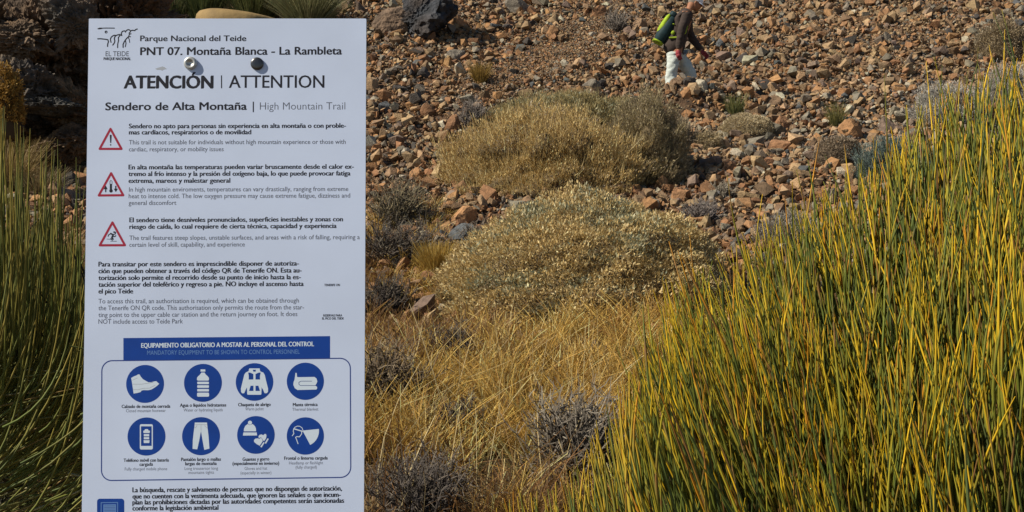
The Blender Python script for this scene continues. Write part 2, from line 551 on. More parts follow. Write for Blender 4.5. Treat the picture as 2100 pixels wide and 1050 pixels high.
def big_rock(name, center, size, seed, planes, base, amp, label, cat, group=None, sub=5, colors=None, rotz=0):
    V, F = ICO[sub]
    r = np.random.default_rng(seed)
    n = norm(r.normal(size=(planes, 3))); d = r.uniform(.55, .9, planes)
    D = norm(V)
    dots = D @ n.T
    rr = np.where(dots > .05, d[None] / np.maximum(dots, .05), 9).min(1)
    rr = np.minimum(rr, 1.2)
    size = np.array(size)
    Q = D * size * 2.2
    f = vnoise3(Q * 1.1 + seed, 30) * 1.0 + np.abs(vnoise3(Q * 2.6 + seed, 33)) * -.9 - np.abs(vnoise3(Q * 6 + seed, 36)) * .8 + vnoise3(Q * 13, 38) * .28 + vnoise3(Q * 26, 39) * .14
    rr = rr * (1 + amp * f)
    W = D * rr[:, None] * size
    if rotz:
        W = W @ np.array([[math.cos(rotz), math.sin(rotz), 0], [-math.sin(rotz), math.cos(rotz), 0], [0, 0, 1]])
    cc = np.array(base)[None] * (1 + 1.0 * vnoise3(Q * 1.7 + 4, 40))[:, None]
    if colors is not None:
        m = np.clip(.5 + 3 * vnoise3(Q * .9 + 11, 43), 0, 1)[:, None]
        cc = cc * (1 - m) + np.array(colors)[None] * m * (1 + .8 * vnoise3(Q * 3, 45))[:, None]
    o = link(name, npmesh(name, W, F, np.clip(cc, .01, .6), False), M_outcrop, loc=center)
    tag(o, label, cat, group)
    return o


g = gp(862, 82)
big_rock('boulder', (g[0], g[1] + .3, g[2] + .38), (.55, .5, .60), 5, 9, (.034, .037, .043), .6,
         'big black lava boulder with a smooth slate face on the scree', 'boulder', colors=(.05, .04, .035))
g = gp(795, 76)
big_rock('boulder', (g[0] + .1, g[1] + .35, g[2] + .20), (.36, .3, .34), 16, 7, (.15, .10, .065), .2,
         'brown boulder leaning on the left side of the black lava boulder', 'boulder', colors=(.12, .085, .06))

# the dark crag at the upper left, as several masses of lava
crag = empty('rock_outcrop', tuple(gp(70, 330)))
tag(crag, 'rugged dark lava outcrop with knobbly overhangs behind the thin broom, beside the board', 'rock outcrop')
g0 = np.array(crag.location)


def crag_mass(px, py, dd, size, seed, base, cols, nm='lava_block', rotz=0):
    dd *= 1.2; size = tuple(v * 1.2 for v in size)
    d = ray(px, py); P = CAM + d * dd / d[1]
    o = big_rock(nm, tuple(P - g0), size, seed, 10, tuple(np.array(base) * np.array([.78, .66, .54])), .8, None, None, colors=tuple(np.array(cols) * np.array([.92, .80, .64])), rotz=rotz, sub=6)
    o.parent = crag
    return o


crag_mass(100, 130, 15.0, (1.15, 1.0, 1.25), 61, (.12, .10, .085), (.17, .125, .09))
crag_mass(-110, 120, 14.2, (1.0, 1.0, 1.4), 62, (.10, .085, .075), (.14, .10, .07))
crag_mass(250, 60, 16.0, (1.0, 1.0, .95), 63, (.13, .10, .08), (.16, .11, .08))
crag_mass(150, 235, 14.0, (.42, .35, .36), 64, (.16, .12, .085), (.19, .14, .095))
crag_mass(60, 190, 13.7, (.34, .35, .35), 65, (.10, .10, .105), (.14, .115, .09))
crag_mass(105, 222, 13.45, (.36, .28, .13), 66, (.07, .08, .09), (.09, .085, .08), 'lava_slab', .2)
crag_mass(150, 60, 14.1, (.30, .3, .34), 67, (.11, .115, .12), (.17, .13, .10))
crag_mass(40, 80, 13.9, (.36, .3, .30), 68, (.13, .11, .09), (.17, .12, .08))
crag_mass(20, 275, 13.9, (.6, .5, .22), 69, (.11, .09, .07), (.14, .10, .07))
crag_mass(150, 290, 13.6, (.42, .4, .25), 70, (.11, .085, .07), (.15, .11, .07))


# ------------------------------------------------------------------ plants
def mixcol(n, cols, wts, jit=.2):
    cols = np.array(cols); wts = np.array(wts, float); wts /= wts.sum()
    k = rng.choice(len(cols), n, p=wts)
    return np.clip(cols[k] * rng.uniform(1 - jit, 1 + jit, (n, 1)), .005, .7)


def dome_points(n, rx, ry, H, lump, seed, spread=.1, floor=-.1):
    """points through the outer shell of a lumpy dome, with outward directions"""
    D = norm(rng.normal(size=(int(n * 2.4), 3)))
    D = D[D[:, 2] > floor][:n]
    nz = (vnoise3(D * lump + seed, 50) * .75 + vnoise3(D * lump * 2.7 + seed, 53) * .50 + vnoise3(D * lump * 6 + seed, 55) * .30) * (1 if lump > 2 else .5)
    r = (1 + nz) * (1 - np.abs(rng.normal(0, spread, len(D))))
    P = D * r[:, None] * np.array([rx, ry, H])
    nrm = norm(D / np.array([rx, ry, H]))
    return P, nrm, D


def core_mesh(rx, ry, H, lump, seed, col, k=.82):
    V, F = ICO[3] if max(rx, ry) < .5 else ICO[5]
    if max(rx, ry) >= .5:
        pass
    D = norm(V)
    nz = (vnoise3(D * lump + seed, 50) * .75 + vnoise3(D * lump * 2.7 + seed, 53) * .50) * (1 if lump > 2 else .5)
    W = D * ((1 + nz) * k)[:, None] * np.array([rx, ry, H])
    W[:, 2] = np.maximum(W[:, 2], -.25)
    C = np.array(col)[None] * (1 + .8 * vnoise3(D * 9, 57))[:, None]
    return W, F, np.clip(C, .005, 1)


def cushion(name, label, cat, cx, ybase, ytop, wpx, pal, wts, pal2=None, n=20000, leaf=(.03, .011), upness=.4, depth=.75, lump=3.2, seed=0,
            spread=.09, core=(.15, .11, .06), group=None, blades=0, bl=(.12, .004), blcol=None, blw=None, at=None):
    g = gp(cx, ybase)
    if at: _d = ray(cx, ybase); g = CAM + _d * at / _d[1]
    rx = wpx / 2 / FPX * (g[1] + .3); ry = rx * depth
    yc = g[1] + ry * .75
    d = ray(cx, ytop); zt = CAM[2] + d[2] / d[1] * yc
    xc = d[0] / d[1] * yc
    zg = float(height(xc, yc)) if not at else g[2]; zf = g[2]
    z0 = min(zg, zf + .1)
    H = max(zt - z0, .08)
    root = empty(name, (xc, yc, z0))
    tag(root, label, cat, group)
    P, N, D = dome_points(n, rx, ry, H, lump, seed, spread)
    c = mixcol(len(P), pal, wts)
    if pal2 is not None:
        m = vnoise3(D * 4.5 + seed, 60) + .5 * vnoise3(D * 11 + seed, 63)
        sw = m + rng.normal(0, .12, len(P)) > .13
        c[sw] = mixcol(int(sw.sum()), pal2, [1] * len(pal2))
    dirs = norm(N * .8 + np.array([0, 0, upness]) + rng.normal(0, .55, P.shape))
    L = rng.uniform(.6, 1.4, len(P)) * leaf[0]; Wd = rng.uniform(.6, 1.4, len(P)) * leaf[1]
    V, F, C = leaves(P, dirs, L, Wd, c)
    link('foliage', npmesh('foliage', V, F, C), M_leaf, root)
    if blades:
        P, N, D = dome_points(blades, rx, ry, H, lump, seed, spread * 1.3)
        nb = len(P)
        dirs = norm(N * .7 + np.array([0, 0, .9]) + rng.normal(0, .35, P.shape))
        L = rng.uniform(.5, 1.5, nb) * bl[0]
        t = np.linspace(0, 1, 4)
        bend = norm(rng.normal(size=(nb, 3))) * (L * .25)[:, None]
        PP = P[:, None] + dirs[:, None] * (L[:, None] * (t - .35)[None])[..., None] + bend[:, None] * (t ** 2)[None, :, None]
        WW = bl[1] * np.array([1, .9, .7, .2])[None] * rng.uniform(.7, 1.4, (nb, 1))
        cc = np.repeat(mixcol(nb, blcol or pal, blw or wts)[:, None], 4, 1)
        V, F, C = ribbons(PP, WW, cc)
        link('dry_stalks', npmesh('dry_stalks', V, F, C), M_grass, root)['kind'] = 'stuff'
    V, F, C = core_mesh(rx, ry, H, lump, seed, core)
    link('inner_twigs', npmesh('inner_twigs', V, F, C, True), M_twig, root)
    return root


GOLD = [(.60, .45, .20), (.48, .34, .14), (.68, .54, .29), (.28, .19, .08)]
SAGE = [(.40, .37, .22), (.32, .31, .19), (.48, .44, .28), (.22, .25, .18)]
STRAW = [(.62, .46, .20), (.50, .35, .14), (.38, .25, .09), (.70, .56, .29)]
BEIGE = [(.52, .42, .25), (.43, .34, .20), (.62, .53, .35)]
GREYD = [(.33, .26, .17), (.23, .18, .12), (.42, .35, .24)]
SILV = [(.50, .47, .41), (.40, .37, .32), (.62, .59, .53)]

cushion('cushion_shrub', 'large low sage and gold cushion shrub in the middle of the slope', 'shrub', 1215, 670, 414, 625, GOLD, [4, 3, 3, 1], SAGE,
        n=90000, leaf=(.034, .013), seed=21, lump=1.95, spread=.06, blades=5000, bl=(.07, .003))
cushion('cushion_shrub', 'straw-coloured upright shrub left of the grey one above the sage cushion', 'shrub', 1125, 400, 240, 440, STRAW, [4, 3, 2, 2], GREYD,
        n=42000, leaf=(.036, .011), seed=2, lump=3.5, upness=1.1, blades=15000, bl=(.15, .006))
cushion('cushion_shrub', 'grey-brown bushy shrub right of the straw one, dark gap at its foot', 'shrub', 1325, 380, 208, 175, [(.34, .27, .14), (.26, .21, .12), (.42, .35, .2)], [3, 3, 2], GREYD,
        n=28000, leaf=(.034, .011), seed=3, lump=3.8, upness=.8, blades=7000, bl=(.13, .005), depth=1.0)
cushion('cushion_shrub', 'olive shrub on the crest behind the straw shrub, below the gravel', 'shrub', 1165, 262, 198, 330, [(.38, .30, .13), (.28, .24, .12), (.46, .37, .18)], [3, 3, 2], SAGE,
        n=26000, leaf=(.038, .012), seed=4, lump=4.5, upness=.8, blades=7000, bl=(.13, .006), depth=.5)
cushion('cushion_shrub', 'smooth oval beige cushion plant on the rocks below the green tuft', 'shrub', 1532, 286, 234, 108, BEIGE, [3, 3, 2],
        n=11000, leaf=(.03, .009), seed=5, lump=1.4, spread=.04, core=(.14, .11, .07))
cushion('cushion_shrub', 'small beige cushion plant left of the oval one, shadow at its foot', 'shrub', 1450, 312, 272, 72, BEIGE, [3, 3, 1], GREYD,
        n=7000, leaf=(.032, .01), seed=6, lump=2.4, spread=.06, core=(.1, .08, .05))
cushion('cushion_shrub', 'round brown cushion plant seen through the tallest broom tips', 'shrub', 1718, 345, 283, 98, [(.32, .25, .17), (.25, .19, .13), (.4, .32, .22)], [3, 3, 1],
        n=10000, leaf=(.03, .009), seed=7, lump=1.6, spread=.04, core=(.12, .09, .06))
cushion('cushion_shrub', 'silvery white cushion shrub behind the broom near the right edge', 'shrub', 1945, 262, 180, 150, SILV, [3, 3, 2], GREYD,
        n=15000, leaf=(.034, .008), seed=8, lump=2.8, upness=.8, spread=.08, core=(.14, .13, .11))
cushion('cushion_shrub', 'second silvery shrub, nearer the right edge than the first', 'shrub', 2070, 230, 135, 120, SILV, [3, 3, 1], GREYD,
        n=12000, leaf=(.034, .008), seed=9, lump=3, upness=.8, spread=.1, core=(.12, .11, .09))
cushion('cushion_shrub', 'brownish knobbly shrub in the upper right corner above the silvery ones', 'shrub', 2055, 125, 42, 110, [(.30, .23, .13), (.23, .17, .1), (.38, .3, .18)], [3, 3, 1], GREYD,
        n=12000, leaf=(.04, .014), seed=10, lump=4, spread=.12)
cushion('cushion_shrub', 'blue-grey shrub half hidden behind the broom under the silvery one', 'shrub', 1840, 385, 290, 170, [(.15, .19, .17), (.11, .15, .13), (.2, .24, .2)], [3, 3, 1],
        n=16000, leaf=(.05, .008), seed=11, lump=3, upness=1.2, spread=.15, core=(.05, .06, .05))
cushion('cushion_shrub', 'pale grey shrub behind the sparse left tips of the broom', 'shrub', 1620, 515, 440, 150, [(.34, .31, .26), (.26, .23, .19), (.45, .42, .36)], [3, 3, 1], GREYD,
        n=14000, leaf=(.03, .008), seed=12, lump=3, upness=.8, spread=.13, core=(.09, .08, .07))
cushion('cushion_shrub', 'rust-gold shrub at the left edge in front of the dark outcrop', 'shrub', 5, 240, 142, 78, [(.36, .21, .05), (.27, .15, .03), (.42, .28, .08)], [3, 3, 1],
        n=9000, leaf=(.035, .014), seed=13, lump=3.2, spread=.1, core=(.06, .04, .02), at=14.8)
cushion('cushion_shrub', 'reddish dry shrub at the left foot of the sage cushion', 'shrub', 960, 650, 568, 130, [(.34, .22, .09), (.26, .16, .07), (.42, .31, .14)], [3, 2, 2], GREYD,
        n=12000, leaf=(.03, .009), seed=14, lump=3.5, spread=.14, blades=3500, bl=(.1, .004))


def tuft(name, label, cat, cx, ybase, ytop, wpx, cols, wts, n=700, wid=.005, group=None, lean=.35, K=5, mat_=None, curl=.25):
    g = gp(cx, ybase)
    H = (ybase - ytop) / FPX * g[1] * 1.03
    R = wpx / 2 / FPX * g[1]
    root = empty(name, tuple(g)); tag(root, label, cat, group)
    a = rng.random(n) * 2 * math.pi; rr = np.sqrt(rng.random(n)) * R
    b = np.stack([np.cos(a) * rr * .35, np.sin(a) * rr * .35, -.03 * np.ones(n)], 1)
    L = H * rng.uniform(.45, 1.08, n)
    tip = np.stack([np.cos(a) * rr * (1 + lean), np.sin(a) * rr, L], 1)
    mid = b + (tip - b) * .5 + np.stack([-np.cos(a), -np.sin(a), np.zeros(n)], 1) * (rr * curl)[:, None] + rng.normal(0, .02, (n, 3))
    t = np.linspace(0, 1, K)[None, :, None]
    P = b[:, None] * (1 - t) ** 2 + 2 * mid[:, None] * t * (1 - t) + tip[:, None] * t ** 2
    c = mixcol(n, cols, wts)
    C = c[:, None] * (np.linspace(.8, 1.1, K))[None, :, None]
    W = wid * np.linspace(1, .25, K)[None] * rng.uniform(.6, 1.4, (n, 1))
    V, F, C = ribbons(P, W, C)
    link('blades', npmesh('blades', V, F, C), mat_ or M_grass, root)['kind'] = 'stuff'
    return root


GREEN = [(.15, .16, .05), (.22, .20, .07), (.10, .11, .04)]
GT = 'green tufts on the slope'
tuft('green_tuft', 'bright green spiky tuft on the scree above the oval beige cushion', 'plant', 1507, 240, 194, 46, GREEN, [3, 2, 2], 240, .008, GT)
tuft('green_tuft', 'yellow-green bushlet on the scree above the round brown cushion', 'plant', 1716, 262, 212, 46, [(.22, .19, .06), (.16, .15, .05)], [1, 1], 240, .008, GT)
tuft('golden_tuft', 'golden yellow tuft between dark brush and sage cushion', 'plant', 895, 570, 498, 80, [(.46, .31, .07), (.36, .22, .05), (.5, .38, .12)], [3, 2, 1], 900, .008)
tuft('golden_tuft', 'small mustard tuft in the scree below the gravel tongue', 'plant', 985, 170, 130, 44, [(.34, .22, .05), (.26, .17, .05)], [1, 1], 420, .01)
tuft('golden_tuft', 'dry gold grass tuft below the rust-gold shrub at the left edge', 'plant', 15, 395, 290, 150, [(.26, .18, .06), (.18, .12, .04), (.36, .26, .1)], [1, 1, 1], 700, .008)
tuft('golden_tuft', 'pale dry grass tuft between the grey rocks and the thin broom', 'plant', 80, 400, 345, 110, [(.30, .23, .11), (.20, .15, .07)], [1, 1], 500, .008)
tuft('broom_shrub', 'dark green broom clump above the board, left of the greyer one', 'shrub', 420, 60, -60, 110, [(.09, .11, .035), (.13, .14, .045), (.06, .08, .03)], [2, 2, 2], 1300, .013)
tuft('broom_shrub', 'dull green broom clump above the middle of the board', 'shrub', 520, 55, -60, 130, [(.13, .15, .05), (.17, .17, .06), (.08, .09, .03)], [2, 2, 2], 1500, .013)
tuft('broom_shrub', 'grey-green grassy broom clump above the right part of the board', 'shrub', 632, 58, -40, 150, [(.22, .22, .10), (.17, .18, .08), (.28, .26, .13)], [2, 2, 2], 1800, .012)
tuft('broom_shrub', 'narrow dark broom clump at the left end of those above the board', 'shrub', 352, 60, -20, 70, [(.07, .09, .03), (.11, .11, .04)], [2, 2], 800, .013)


def twigs(name, label, cx, ybase, ytop, wpx, cols, wts, n=260, r0=.006, group='dead brush', flat=0.0, sub=7, length=.55, loc=None):
    g = gp(cx, ybase) if loc is None else np.array(loc)
    H = (ybase - ytop) / FPX * g[1]; R = wpx / 2 / FPX * g[1]
    root = empty(name, tuple(g)); tag(root, label, 'dead shrub', group)
    K = 6

    def grow(P0, D0, L, n_, wob):
        P = [P0]; d = D0
        for k in range(K - 1):
            d = norm(d + rng.normal(0, wob, d.shape) + np.array([0, 0, .05]))
            P.append(P[-1] + d * (L / (K - 1))[:, None])
        return np.stack(P, 1)
    a = rng.random(n) * 2 * math.pi; el = np.abs(rng.normal(.75, .4, n)) * (1 - flat) + .1
    D = np.stack([np.cos(a) * np.cos(el) * R / max(H, R), np.sin(a) * np.cos(el) * R / max(H, R), np.sin(el) * H / max(H, R)], 1)
    D /= np.linalg.norm(D, axis=1).max()
    base = np.stack([rng.normal(0, R * .22, n), rng.normal(0, R * .22, n), np.zeros(n)], 1)
    Lm = max(H, R) * rng.uniform(.5, 1.1, n)
    P1 = grow(base, norm(D), Lm * np.linalg.norm(D, axis=1).clip(.4, 1), n, .22)
    R1 = r0 * np.linspace(1, .4, K)[None] * rng.uniform(.7, 1.3, (n, 1))
    C1 = np.repeat(mixcol(n, cols, wts)[:, None], K, 1)
    parts = [tubes(P1, R1, C1, 3)]
    m = n * sub
    par = rng.integers(0, n, m); kk = rng.integers(1, K, m)
    d1 = norm(P1[par, kk] - P1[par, kk - 1] + rng.normal(0, .4, (m, 3)) * np.linalg.norm(P1[par, kk] - P1[par, kk - 1], axis=1, keepdims=True) * 2)
    P2 = grow(P1[par, kk], d1, Lm[par] * rng.uniform(.12, .38, m), m, .35)
    R2 = r0 * .45 * np.linspace(1, .4, K)[None] * np.ones((m, 1))
    C2 = np.repeat(mixcol(m, cols, wts)[:, None], K, 1) * 1.1
    P2 = P2[:, ::2]; R2 = R2[:, ::2]; C2 = C2[:, ::2]
    parts.append(tubes(P2, R2, C2, 3))
    V, F, C = merge(parts)
    V = np.concatenate([V]); link('branches', npmesh('branches', V, F, C), M_twig, root)['kind'] = 'stuff'
    return root


GT1 = [(.16, .135, .105), (.10, .085, .068), (.23, .20, .155)]
DT1 = [(.075, .06, .045), (.05, .04, .035), (.14, .12, .09)]
twigs('dead_shrub', 'purplish grey dead shrub in the dry grass left of the big broom', 1185, 990, 800, 200, GT1, [3, 3, 1], 420, .008)
twigs('dead_shrub', 'grey dead brush at the board\'s right edge below the reddish grass', 790, 850, 700, 170, [(.13, .095, .06), (.08, .06, .04), (.22, .17, .11)], [2, 3, 1], 380, .008)
twigs('dead_shrub', 'dark dead brush at the very bottom beside the board', 870, 1075, 915, 240, [(.10, .085, .07), (.06, .05, .045), (.17, .14, .11)], [2, 3, 1], 320, .006)
twigs('dead_shrub', 'dark brush with a grassy top right of the board, above the black brush', 820, 465, 365, 150, [(.12, .10, .06), (.07, .06, .045), (.2, .16, .09)], [2, 2, 1], 300, .008)
twigs('dead_shrub', 'black tangled brush with pale curved twigs beside the board', 815, 535, 440, 180, DT1, [3, 3, 1], 320, .008, flat=.4)
twigs('dead_shrub', 'low dark brush below the small orange rocks beside the board', 790, 640, 560, 120, DT1, [3, 2, 1], 200, .007)
twigs('dead_shrub', 'dark brown brush in the middle of the dry grass', 925, 760, 665, 120, DT1, [3, 3, 0.5], 320, .008)
twigs('dead_shrub', 'dark hollow brush low in the dry grass left of the purplish one', 945, 905, 815, 110, DT1, [3, 3, .5], 260, .008)
twigs('dead_shrub', 'small grey tuft of twigs at the upper left of the straw shrub', 968, 258, 205, 60, [(.20, .17, .15), (.14, .12, .10)], [1, 1], 220, .007)
twigs('dead_shrub', 'grey-brown twiggy tuft on the scree behind the hiker\'s backpack', 1265, 62, 20, 60, [(.20, .17, .14), (.14, .12, .10)], [1, 1], 220, .009)
twigs('dead_shrub', 'grey twigs right of the sage cushion\'s top', 1440, 455, 405, 90, [(.20, .17, .15), (.13, .11, .10)], [1, 1], 220, .006)
twigs('dead_shrub', 'small pale twiggy tuft among the rocks below the beige cushions', 1480, 405, 372, 60, [(.28, .24, .18), (.2, .17, .13)], [1, 1], 160, .006)
twigs('dead_shrub', 'grey twigs in the shadow between the grey shrub and small beige cushion', 1395, 300, 235, 70, GREYD[:2], [1, 1], 200, .008)
twigs('dead_shrub', 'brown brush left of the sage cushion under its reddish neighbour', 975, 505, 455, 70, [(.18, .14, .10), (.11, .09, .07)], [1, 1], 200, .006)


# dry grass
def grass_field(n_tuss, per, region, hts, cols, wts, name, label, wid=.0035):
    c = region(n_tuss)
    m = len(c)
    n = m * per
    th = np.repeat(rng.uniform(hts[0], hts[1], m), per)
    cen = np.repeat(c, per, 0)
    off = rng.normal(0, .05, (n, 2))
    b = np.stack([cen[:, 0] + off[:, 0], cen[:, 1] + off[:, 1]], 1)
    z = height(b[:, 0], b[:, 1])
    base = np.stack([b[:, 0], b[:, 1], z - .01], 1)
    L = th * rng.uniform(.4, 1.15, n)
    lean = np.repeat(rng.normal(0, .22, (m, 2)), per, 0) + off * 3.2 + rng.normal(0, .22, (n, 2)) + np.array([.03, 0])
    D = norm(np.stack([lean[:, 0], lean[:, 1], np.ones(n)], 1))
    K = 5
    t = np.linspace(0, 1, K)
    curl = rng.normal(0, .20, (n, 3)) * np.array([1, 1, .35]) * L[:, None] + np.stack([lean[:, 0], lean[:, 1], -.5 * np.hypot(lean[:, 0], lean[:, 1])], 1) * (L * .5)[:, None]
    P = base[:, None] + D[:, None] * (L[:, None] * t)[..., None] + curl[:, None] * (t ** 2.2)[None, :, None]
    pn = np.clip((vnoise(c[:, 0] * 1.3 + 4, c[:, 1] * 1.0, 24) - .52) * 5, 0, 1)
    pn = np.maximum(pn, np.clip((7.6 - c[:, 1]) / 1.2, 0, .8) * (rng.random(m) < .8))
    pn = np.clip(pn - 1.2 * np.exp(-((c[:, 0] / c[:, 1] - .035) / .06) ** 2 - ((c[:, 1] - 8.9) / 1.0) ** 2), 0, 1)
    pn = np.repeat(pn, per)[:, None]
    tc = np.repeat(mixcol(m, cols, wts, .15), per, 0)
    cc = np.where(rng.random((n, 1)) < .55, tc, mixcol(n, cols, wts, .25))
    br_ = mixcol(n, [(.24, .12, .04), (.16, .09, .04), (.34, .20, .07)], [2, 2, 1], .2)
    cc = np.where(rng.random((n, 1)) < pn * .82, br_, cc)
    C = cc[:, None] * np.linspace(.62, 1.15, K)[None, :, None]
    W = wid * np.linspace(1.1, .35, K)[None] * rng.uniform(.6, 1.5, (n, 1))
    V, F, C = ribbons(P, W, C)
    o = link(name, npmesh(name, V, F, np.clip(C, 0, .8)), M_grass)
    tag(o, label, 'grass', kind='stuff')


def reg_px(poly_y, x0, x1, skip=None):
    def f(n):
        y = rng.uniform(poly_y[0], poly_y[1], n); x = rng.uniform(x0, x1, n) * y
        P = np.stack([x, y], 1)
        if skip is not None:
            P = P[~skip(P)]
        return P
    return f


def bare(P):
    # the two dark brush hollows and the rocky strip beside the board stay thin
    x = P[:, 0] / P[:, 1] * FPX + 1050
    return ((x < 900) & (P[:, 1] > 11.0) & (rng.random(len(P)) < .75)) | (vnoise(P[:, 0] * 1.6, P[:, 1] * 1.6, 21) < .33)


DRY = [(.66, .44, .12), (.54, .33, .075), (.30, .155, .04), (.78, .60, .26), (.44, .28, .06)]
grass_field(520, 50, reg_px((6.3, 10.25), -.14, .17, bare), (.24, .44), DRY, [4, 4, 2, 2, 2], 'dry_grass', 'golden dry grass covering the foot of the slope right of the board', .0058)
grass_field(420, 50, reg_px((5.2, 11.2), -.16, .5), (.10, .22), [(.22, .13, .05), (.15, .09, .04), (.33, .22, .09)], [2, 2, 1], 'grass_litter',
            'short brown matted grass and litter under the taller dry grass', .005)
grass_field(90, 55, reg_px((11.2, 14.2), -.13, -.055), (.12, .26), DRY, [2, 3, 3, 1, 1], 'dry_grass', 'short dry grass among rocks and brush just right of the board', .005)
grass_field(200, 60, reg_px((6, 13), -.45, -.32), (.2, .42), [(.30, .2, .07), (.22, .13, .05), (.4, .29, .12)], [2, 2, 1], 'dry_grass', 'dull dry grass behind the thin broom left of the board', .005)
grass_field(160, 40, reg_px((6.2, 12), .17, .5), (.2, .4), DRY, [2, 2, 2, 1, 1], 'dry_grass', 'dry grass behind the big broom', .005)
# long pale bents standing above the rest
grass_field(60, 7, reg_px((6.2, 8.6), -.12, .08), (.5, .72), [(.62, .50, .26), (.52, .40, .18)], [1, 1], 'tall_grass', 'long pale bents standing out of the dry grass', .005)


# ------------------------------------------------------------------ brooms
def stem_paths(tips, roots, L, curve, K=8, side=None):
    """from a tip down and back towards the root, K points from foot to tip"""
    n = len(tips)
    D = norm(tips - roots)
    t = np.linspace(0, 1, K)
    foot = tips - D * L[:, None]
    P = foot[:, None] + (tips - foot)[:, None] * t[None, :, None]
    b = rng.normal(0, 1, (n, 3)) * np.array([1, 1, .2]) * (L * curve)[:, None] if side is None else side * (L * curve)[:, None]
    P = P + b[:, None] * (np.sin(t * math.pi) * .5)[None, :, None]
    # stems turn upward towards the tip
    up = np.array([0, 0, 1.0]) - D
    up[:, 2] = 0
    P = P + up[:, None] * (L * .12)[:, None, None] * ((t - t ** 2) * -1)[None, :, None]
    return P


def broom(root, P, R, C, nparts, sides=5):
    px, py, dd = proj(P[:, -1] + np.array(root.location))
    mid = P[:, P.shape[1] // 2] + np.array(root.location)
    mx, my, md = proj(mid)
    vis = (mx > 0) & (mx < 2100) & (my > 0) & (my < 1050) & ~((mx > 172) & (mx < 750) & (my > 38))
    depth = md
    score = np.where(vis, R.max(1) / md * (1.0), 0)
    k = np.argsort(-score)[:nparts]
    for j in k:
        V, F, CC = tubes(P[j:j + 1], R[j:j + 1], C[j:j + 1], sides)
        link('stem', npmesh('stem', V, F, CC, True), M_stem, root)
    r = np.setdiff1d(np.arange(len(P)), k)
    V, F, CC = tubes(P[r], R[r], C[r], sides)
    link('stems', npmesh('stems', V, F, CC, True), M_stem, root)['kind'] = 'stuff'


# big broom, right foreground: crown surface given by its height over the ground plan
bx, by = 1.30, 3.25
br = empty('broom_shrub', (bx, by, float(height(bx, by))))
tag(br, 'big broom in the right foreground, green stems with yellow-orange tips', 'shrub')
br_loc = np.array(br.location)


def crown_top(x, y):
    """top of the crown at a place (x, y): rises to the right, lower at the front"""
    u = x / y * FPX + 1050
    # skyline of the bush in degrees of slope, translated to a real height at each depth
    prof = np.interp(u, [1180, 1260, 1320, 1400, 1500, 1600, 1700, 1800, 1900, 2000, 2100, 2300, 2600],
                     [960, 850, 665, 545, 475, 390, 325, 280, 195, 105, 30, -30, -50])
    back = CAM[2] + y * math.tan(_p + 0) + y * (525 - prof) / FPX
    f = np.clip((y - 2.15) / (3.9 - 2.15), 0, 1)
    return back - (1 - f) ** 1.4 * (0.95 * np.clip((u - 1250) / 500, .15, 1.0))


n = 7000
y = rng.uniform(2.15, 4.0, n * 2) ** 1.0
u = rng.uniform(1190, 2600, n * 2)
dens = np.interp(u, [1190, 1260, 1400, 1600, 2600], [.04, .22, .75, 1, 1]) * np.where(u > 2150, .45, 1)
k = rng.random(n * 2) < dens
y = y[k][:n]; u = u[k][:n]
x = (u - 1050) / FPX * y
n = len(x)
top = crown_top(x, y)
clump = vnoise(x * 5, y * 5, 70)
tz = top - np.abs(rng.normal(0, .10, n)) + (clump - .5) * .16
deep = rng.random(n) < .42
tz[deep] -= rng.uniform(.1, 1.1, deep.sum())
tall = rng.random(n) < .05
tz[tall] += rng.uniform(.03, .20, tall.sum())
tips = np.stack([x, y, tz], 1)
roots = np.stack([bx + (x - bx) * .30 + .12, by + (y - by) * .4, np.full(n, -1.3)], 1)
ok = (tz > .25) & ((vnoise(x * 7 + 3, y * 5 + tz * 2.5, 71) > np.interp(tz / y, [-.16, -.02, .15], [.56, .42, .30]) * 1.0) | (rng.random(n) < .14)) & ~((u > 1340) & (u < 1590) & (CAM[2] + 0 > -9) & (tz < CAM[2] - .15 * y) & (rng.random(n) < .85)) & ~((u > 2020) & (u < 2200) & (tz < CAM[2] - .09 * y) & (rng.random(n) < .6))
tips = tips[ok]; roots = roots[ok]; deep = deep[ok]; n = len(tips)
L = rng.uniform(.35, .85, n)
L = np.minimum(L, np.linalg.norm(tips - roots, axis=1) * .8)
K = 8
P = stem_paths(tips, roots, L, .085, K) - br_loc
tilt = rng.normal(0, .085, (n, 3)) * np.array([1, 1, 0])
tt = np.linspace(0, 1, K)
P = P + tilt[:, None] * L[:, None, None] * (tt - 1)[None, :, None] * -1.2
R0 = rng.uniform(.0017, .0034, n)
R = R0[:, None] * np.array([1.05, 1.05, 1, 1, .95, .88, .72, .32])[None]
g1 = mixcol(n, [(.125, .145, .018), (.09, .115, .022), (.17, .17, .020), (.06, .08, .02)], [3, 3, 2, 2], .18)
yel = mixcol(n, [(.64, .40, .014), (.52, .35, .016), (.54, .24, .014), (.34, .28, .02)], [3, 3, 1, 3], .15)
start = np.clip(rng.normal(.72, .18, n), .25, 1.25)
start[deep] += .15
start[rng.random(n) < .20] = 1.2
s = np.clip((tt[None] - start[:, None]) / .16, 0, 1)
C = g1[:, None] * (1 - s[..., None]) + yel[:, None] * s[..., None]
mott = (rng.random((n, K)) < .08)
C[mott] = np.array([.20, .10, .03])
